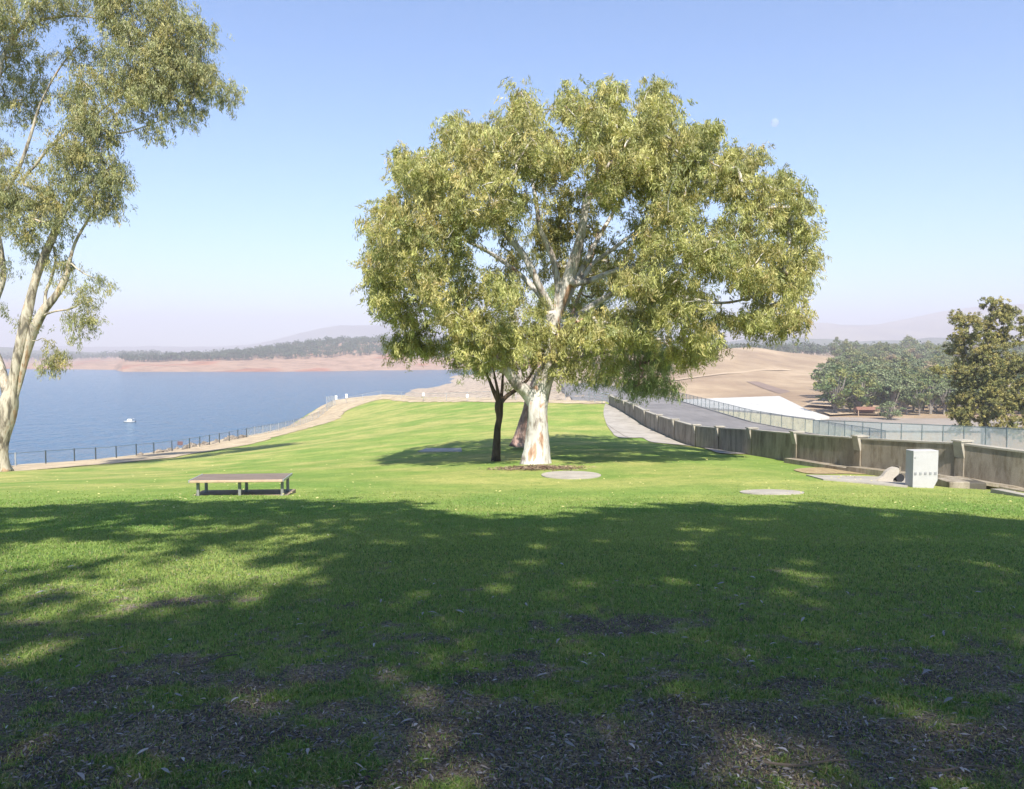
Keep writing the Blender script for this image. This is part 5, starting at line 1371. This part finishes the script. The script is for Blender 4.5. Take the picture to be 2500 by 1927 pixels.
# ------------------------------------------------------------------ person by the roadside fence
def person(name, label, loc, heading):
    bm_v = {'pelvis': (0, 0, .95, .15), 'waist': (0, 0, 1.1, .14), 'chest': (0, .02, 1.32, .17), 'neck': (0, .02, 1.5, .065), 'head': (0, .04, 1.62, .095), 'crown': (0, .03, 1.72, .08),
            'lh': (-.1, 0, .9, .1), 'lk': (-.12, .1, .5, .065), 'la': (-.12, -.02, .08, .045), 'lt': (-.13, .16, .04, .04), 'rh': (.1, 0, .9, .1), 'rk': (.11, .04, .5, .065), 'ra': (.11, -.22, .1, .045), 'rt': (.12, -.06, .04, .04),
            'ls': (-.19, .02, 1.42, .065), 'le': (-.26, -.05, 1.15, .045), 'lw': (-.25, .08, .93, .035), 'lf': (-.24, .14, .85, .03), 'rs': (.19, .02, 1.42, .065), 're': (.26, .0, 1.15, .045), 'rw': (.24, .16, .97, .035), 'rf': (.23, .22, .9, .03)}
    ed = [('pelvis','waist'),('waist','chest'),('chest','neck'),('neck','head'),('head','crown'),('pelvis','lh'),('lh','lk'),('lk','la'),('la','lt'),('pelvis','rh'),('rh','rk'),('rk','ra'),('ra','rt'),
          ('chest','ls'),('ls','le'),('le','lw'),('lw','lf'),('chest','rs'),('rs','re'),('re','rw'),('rw','rf')]
    ks = list(bm_v); me = bpy.data.meshes.new(name)
    me.from_pydata([bm_v[k][:3] for k in ks], [(ks.index(a), ks.index(b)) for a, b in ed], [])
    o = bpy.data.objects.new(name, me); C.objects.link(o)
    md = o.modifiers.new("skin", 'SKIN'); sk_ = me.skin_vertices[0].data
    for i, k in enumerate(ks): sk_[i].radius = (bm_v[k][3],)*2
    sk_[0].use_root = True
    o.modifiers.new("sub", 'SUBSURF').levels = 1
    M = MT(name+"_clothing", .8, .2)
    g_ = M.n("ShaderNodeTexCoord"); s_ = M.n("ShaderNodeSeparateXYZ"); M.l(g_.outputs["Object"], s_.inputs[0])
    dv = M.n("ShaderNodeMath", operation='DIVIDE'); M.l(s_.outputs[2], dv.inputs[0]); dv.inputs[1].default_value = 2.0
    rp = M.n("ShaderNodeValToRGB"); rp.color_ramp.interpolation = 'CONSTANT'; e = rp.color_ramp.elements
    for _ in range(3): e.new(.5)
    for i, (p_, c_) in enumerate(((0, (.03,.03,.03)), (.05, (.03,.035,.05)), (.47, (.05,.05,.08)), (.74, (.38,.24,.17)), (.825, (.04,.03,.02)))):
        e[i].position = p_; e[i].color = (*c_, 1)
    M.l(dv.outputs[0], rp.inputs[0]); M.base(rp.outputs[0]); me.materials.append(M.m)
    o.location = loc; o.rotation_euler[2] = heading
    tag(o, label, "person"); return o
pp = at(1642, 974, 161.5)
per = person("person", "distant person in dark clothes walking on the road beside the mesh fence", (pp[0], pp[1], road_z), .2)
m_ = MB(); m_.box(-.14, .14, -.32, -.17, 1.15, 1.45, .03); m_.build("backpack", WHITE, per)

# twigs in the foreground
for px_, py_, ln, a_, lab in ((1990,1880,.42,-.1,"thin curved fallen twig on the bare soil near the bottom right"),(510,1625,.3,.5,"short dark fallen stick among the litter at left"),(2330,1895,.3,-.15,"dark stick lying in the soil at the bottom right corner")):
    p = hit(px_, py_, 1.5); m_ = MB(); r_ = np.random.default_rng(int(px_))
    P = [np.array([math.cos(a_)*t*ln, math.sin(a_)*t*ln+.03*math.sin(t*5), .028+.006*r_.random()]) for t in np.linspace(-.5, .5, 6)]
    m_.tube(catmull(P, 3), np.linspace(.006, .003, 16), 6)
    q_ = P[3]; m_.tube([q_, q_+[.05, .04, .015], q_+[.09, .05, .02]], [.003, .0025, .0015], 5)
    o = m_.build("twig", plain("twig_bark", (.13,.10,.08) if a_ < .8 else (.5,.46,.42)), None); o.location = p; tag(o, lab, "twig")

# ------------------------------------------------------------------ moon
pm = at(1892, 300, 20000)
V, F_ = [], []
mm = bpy.data.meshes.new("moon"); import bmesh
bm = bmesh.new(); bmesh.ops.create_uvsphere(bm, u_segments=32, v_segments=20, radius=105); bm.to_mesh(mm); bm.free()
mo = bpy.data.objects.new("moon", mm); C.objects.link(mo); mo.location = pm
M = MT("daylight_moon", 1, 0); M.base((.6,.62,.68)); M.b.inputs["Alpha"].default_value = .2; mm.materials.append(M.m)
tag(mo, "faint pale daytime moon in the blue sky right of the big tree", "moon")

# ------------------------------------------------------------------ haze
mb = MB(); mb.box(-12500, 12500, -300, 10600, -50, 480)
hz = mb.build("haze", plain("tmp", (1, 1, 1)))
hm = bpy.data.materials.new("haze_air"); hm.use_nodes = True; t = hm.node_tree; t.nodes.clear()
out = t.nodes.new("ShaderNodeOutputMaterial"); pv = t.nodes.new("ShaderNodeVolumePrincipled")
pv.inputs["Color"].default_value = (.90, .85, .93, 1); pv.inputs["Density"].default_value = 0.00027; pv.inputs["Anisotropy"].default_value = -.05
t.links.new(pv.outputs[0], out.inputs["Volume"])
hz.data.materials.clear(); hz.data.materials.append(hm)
tag(hz, "pale blue haze in the air over lake and valley", kind="stuff")
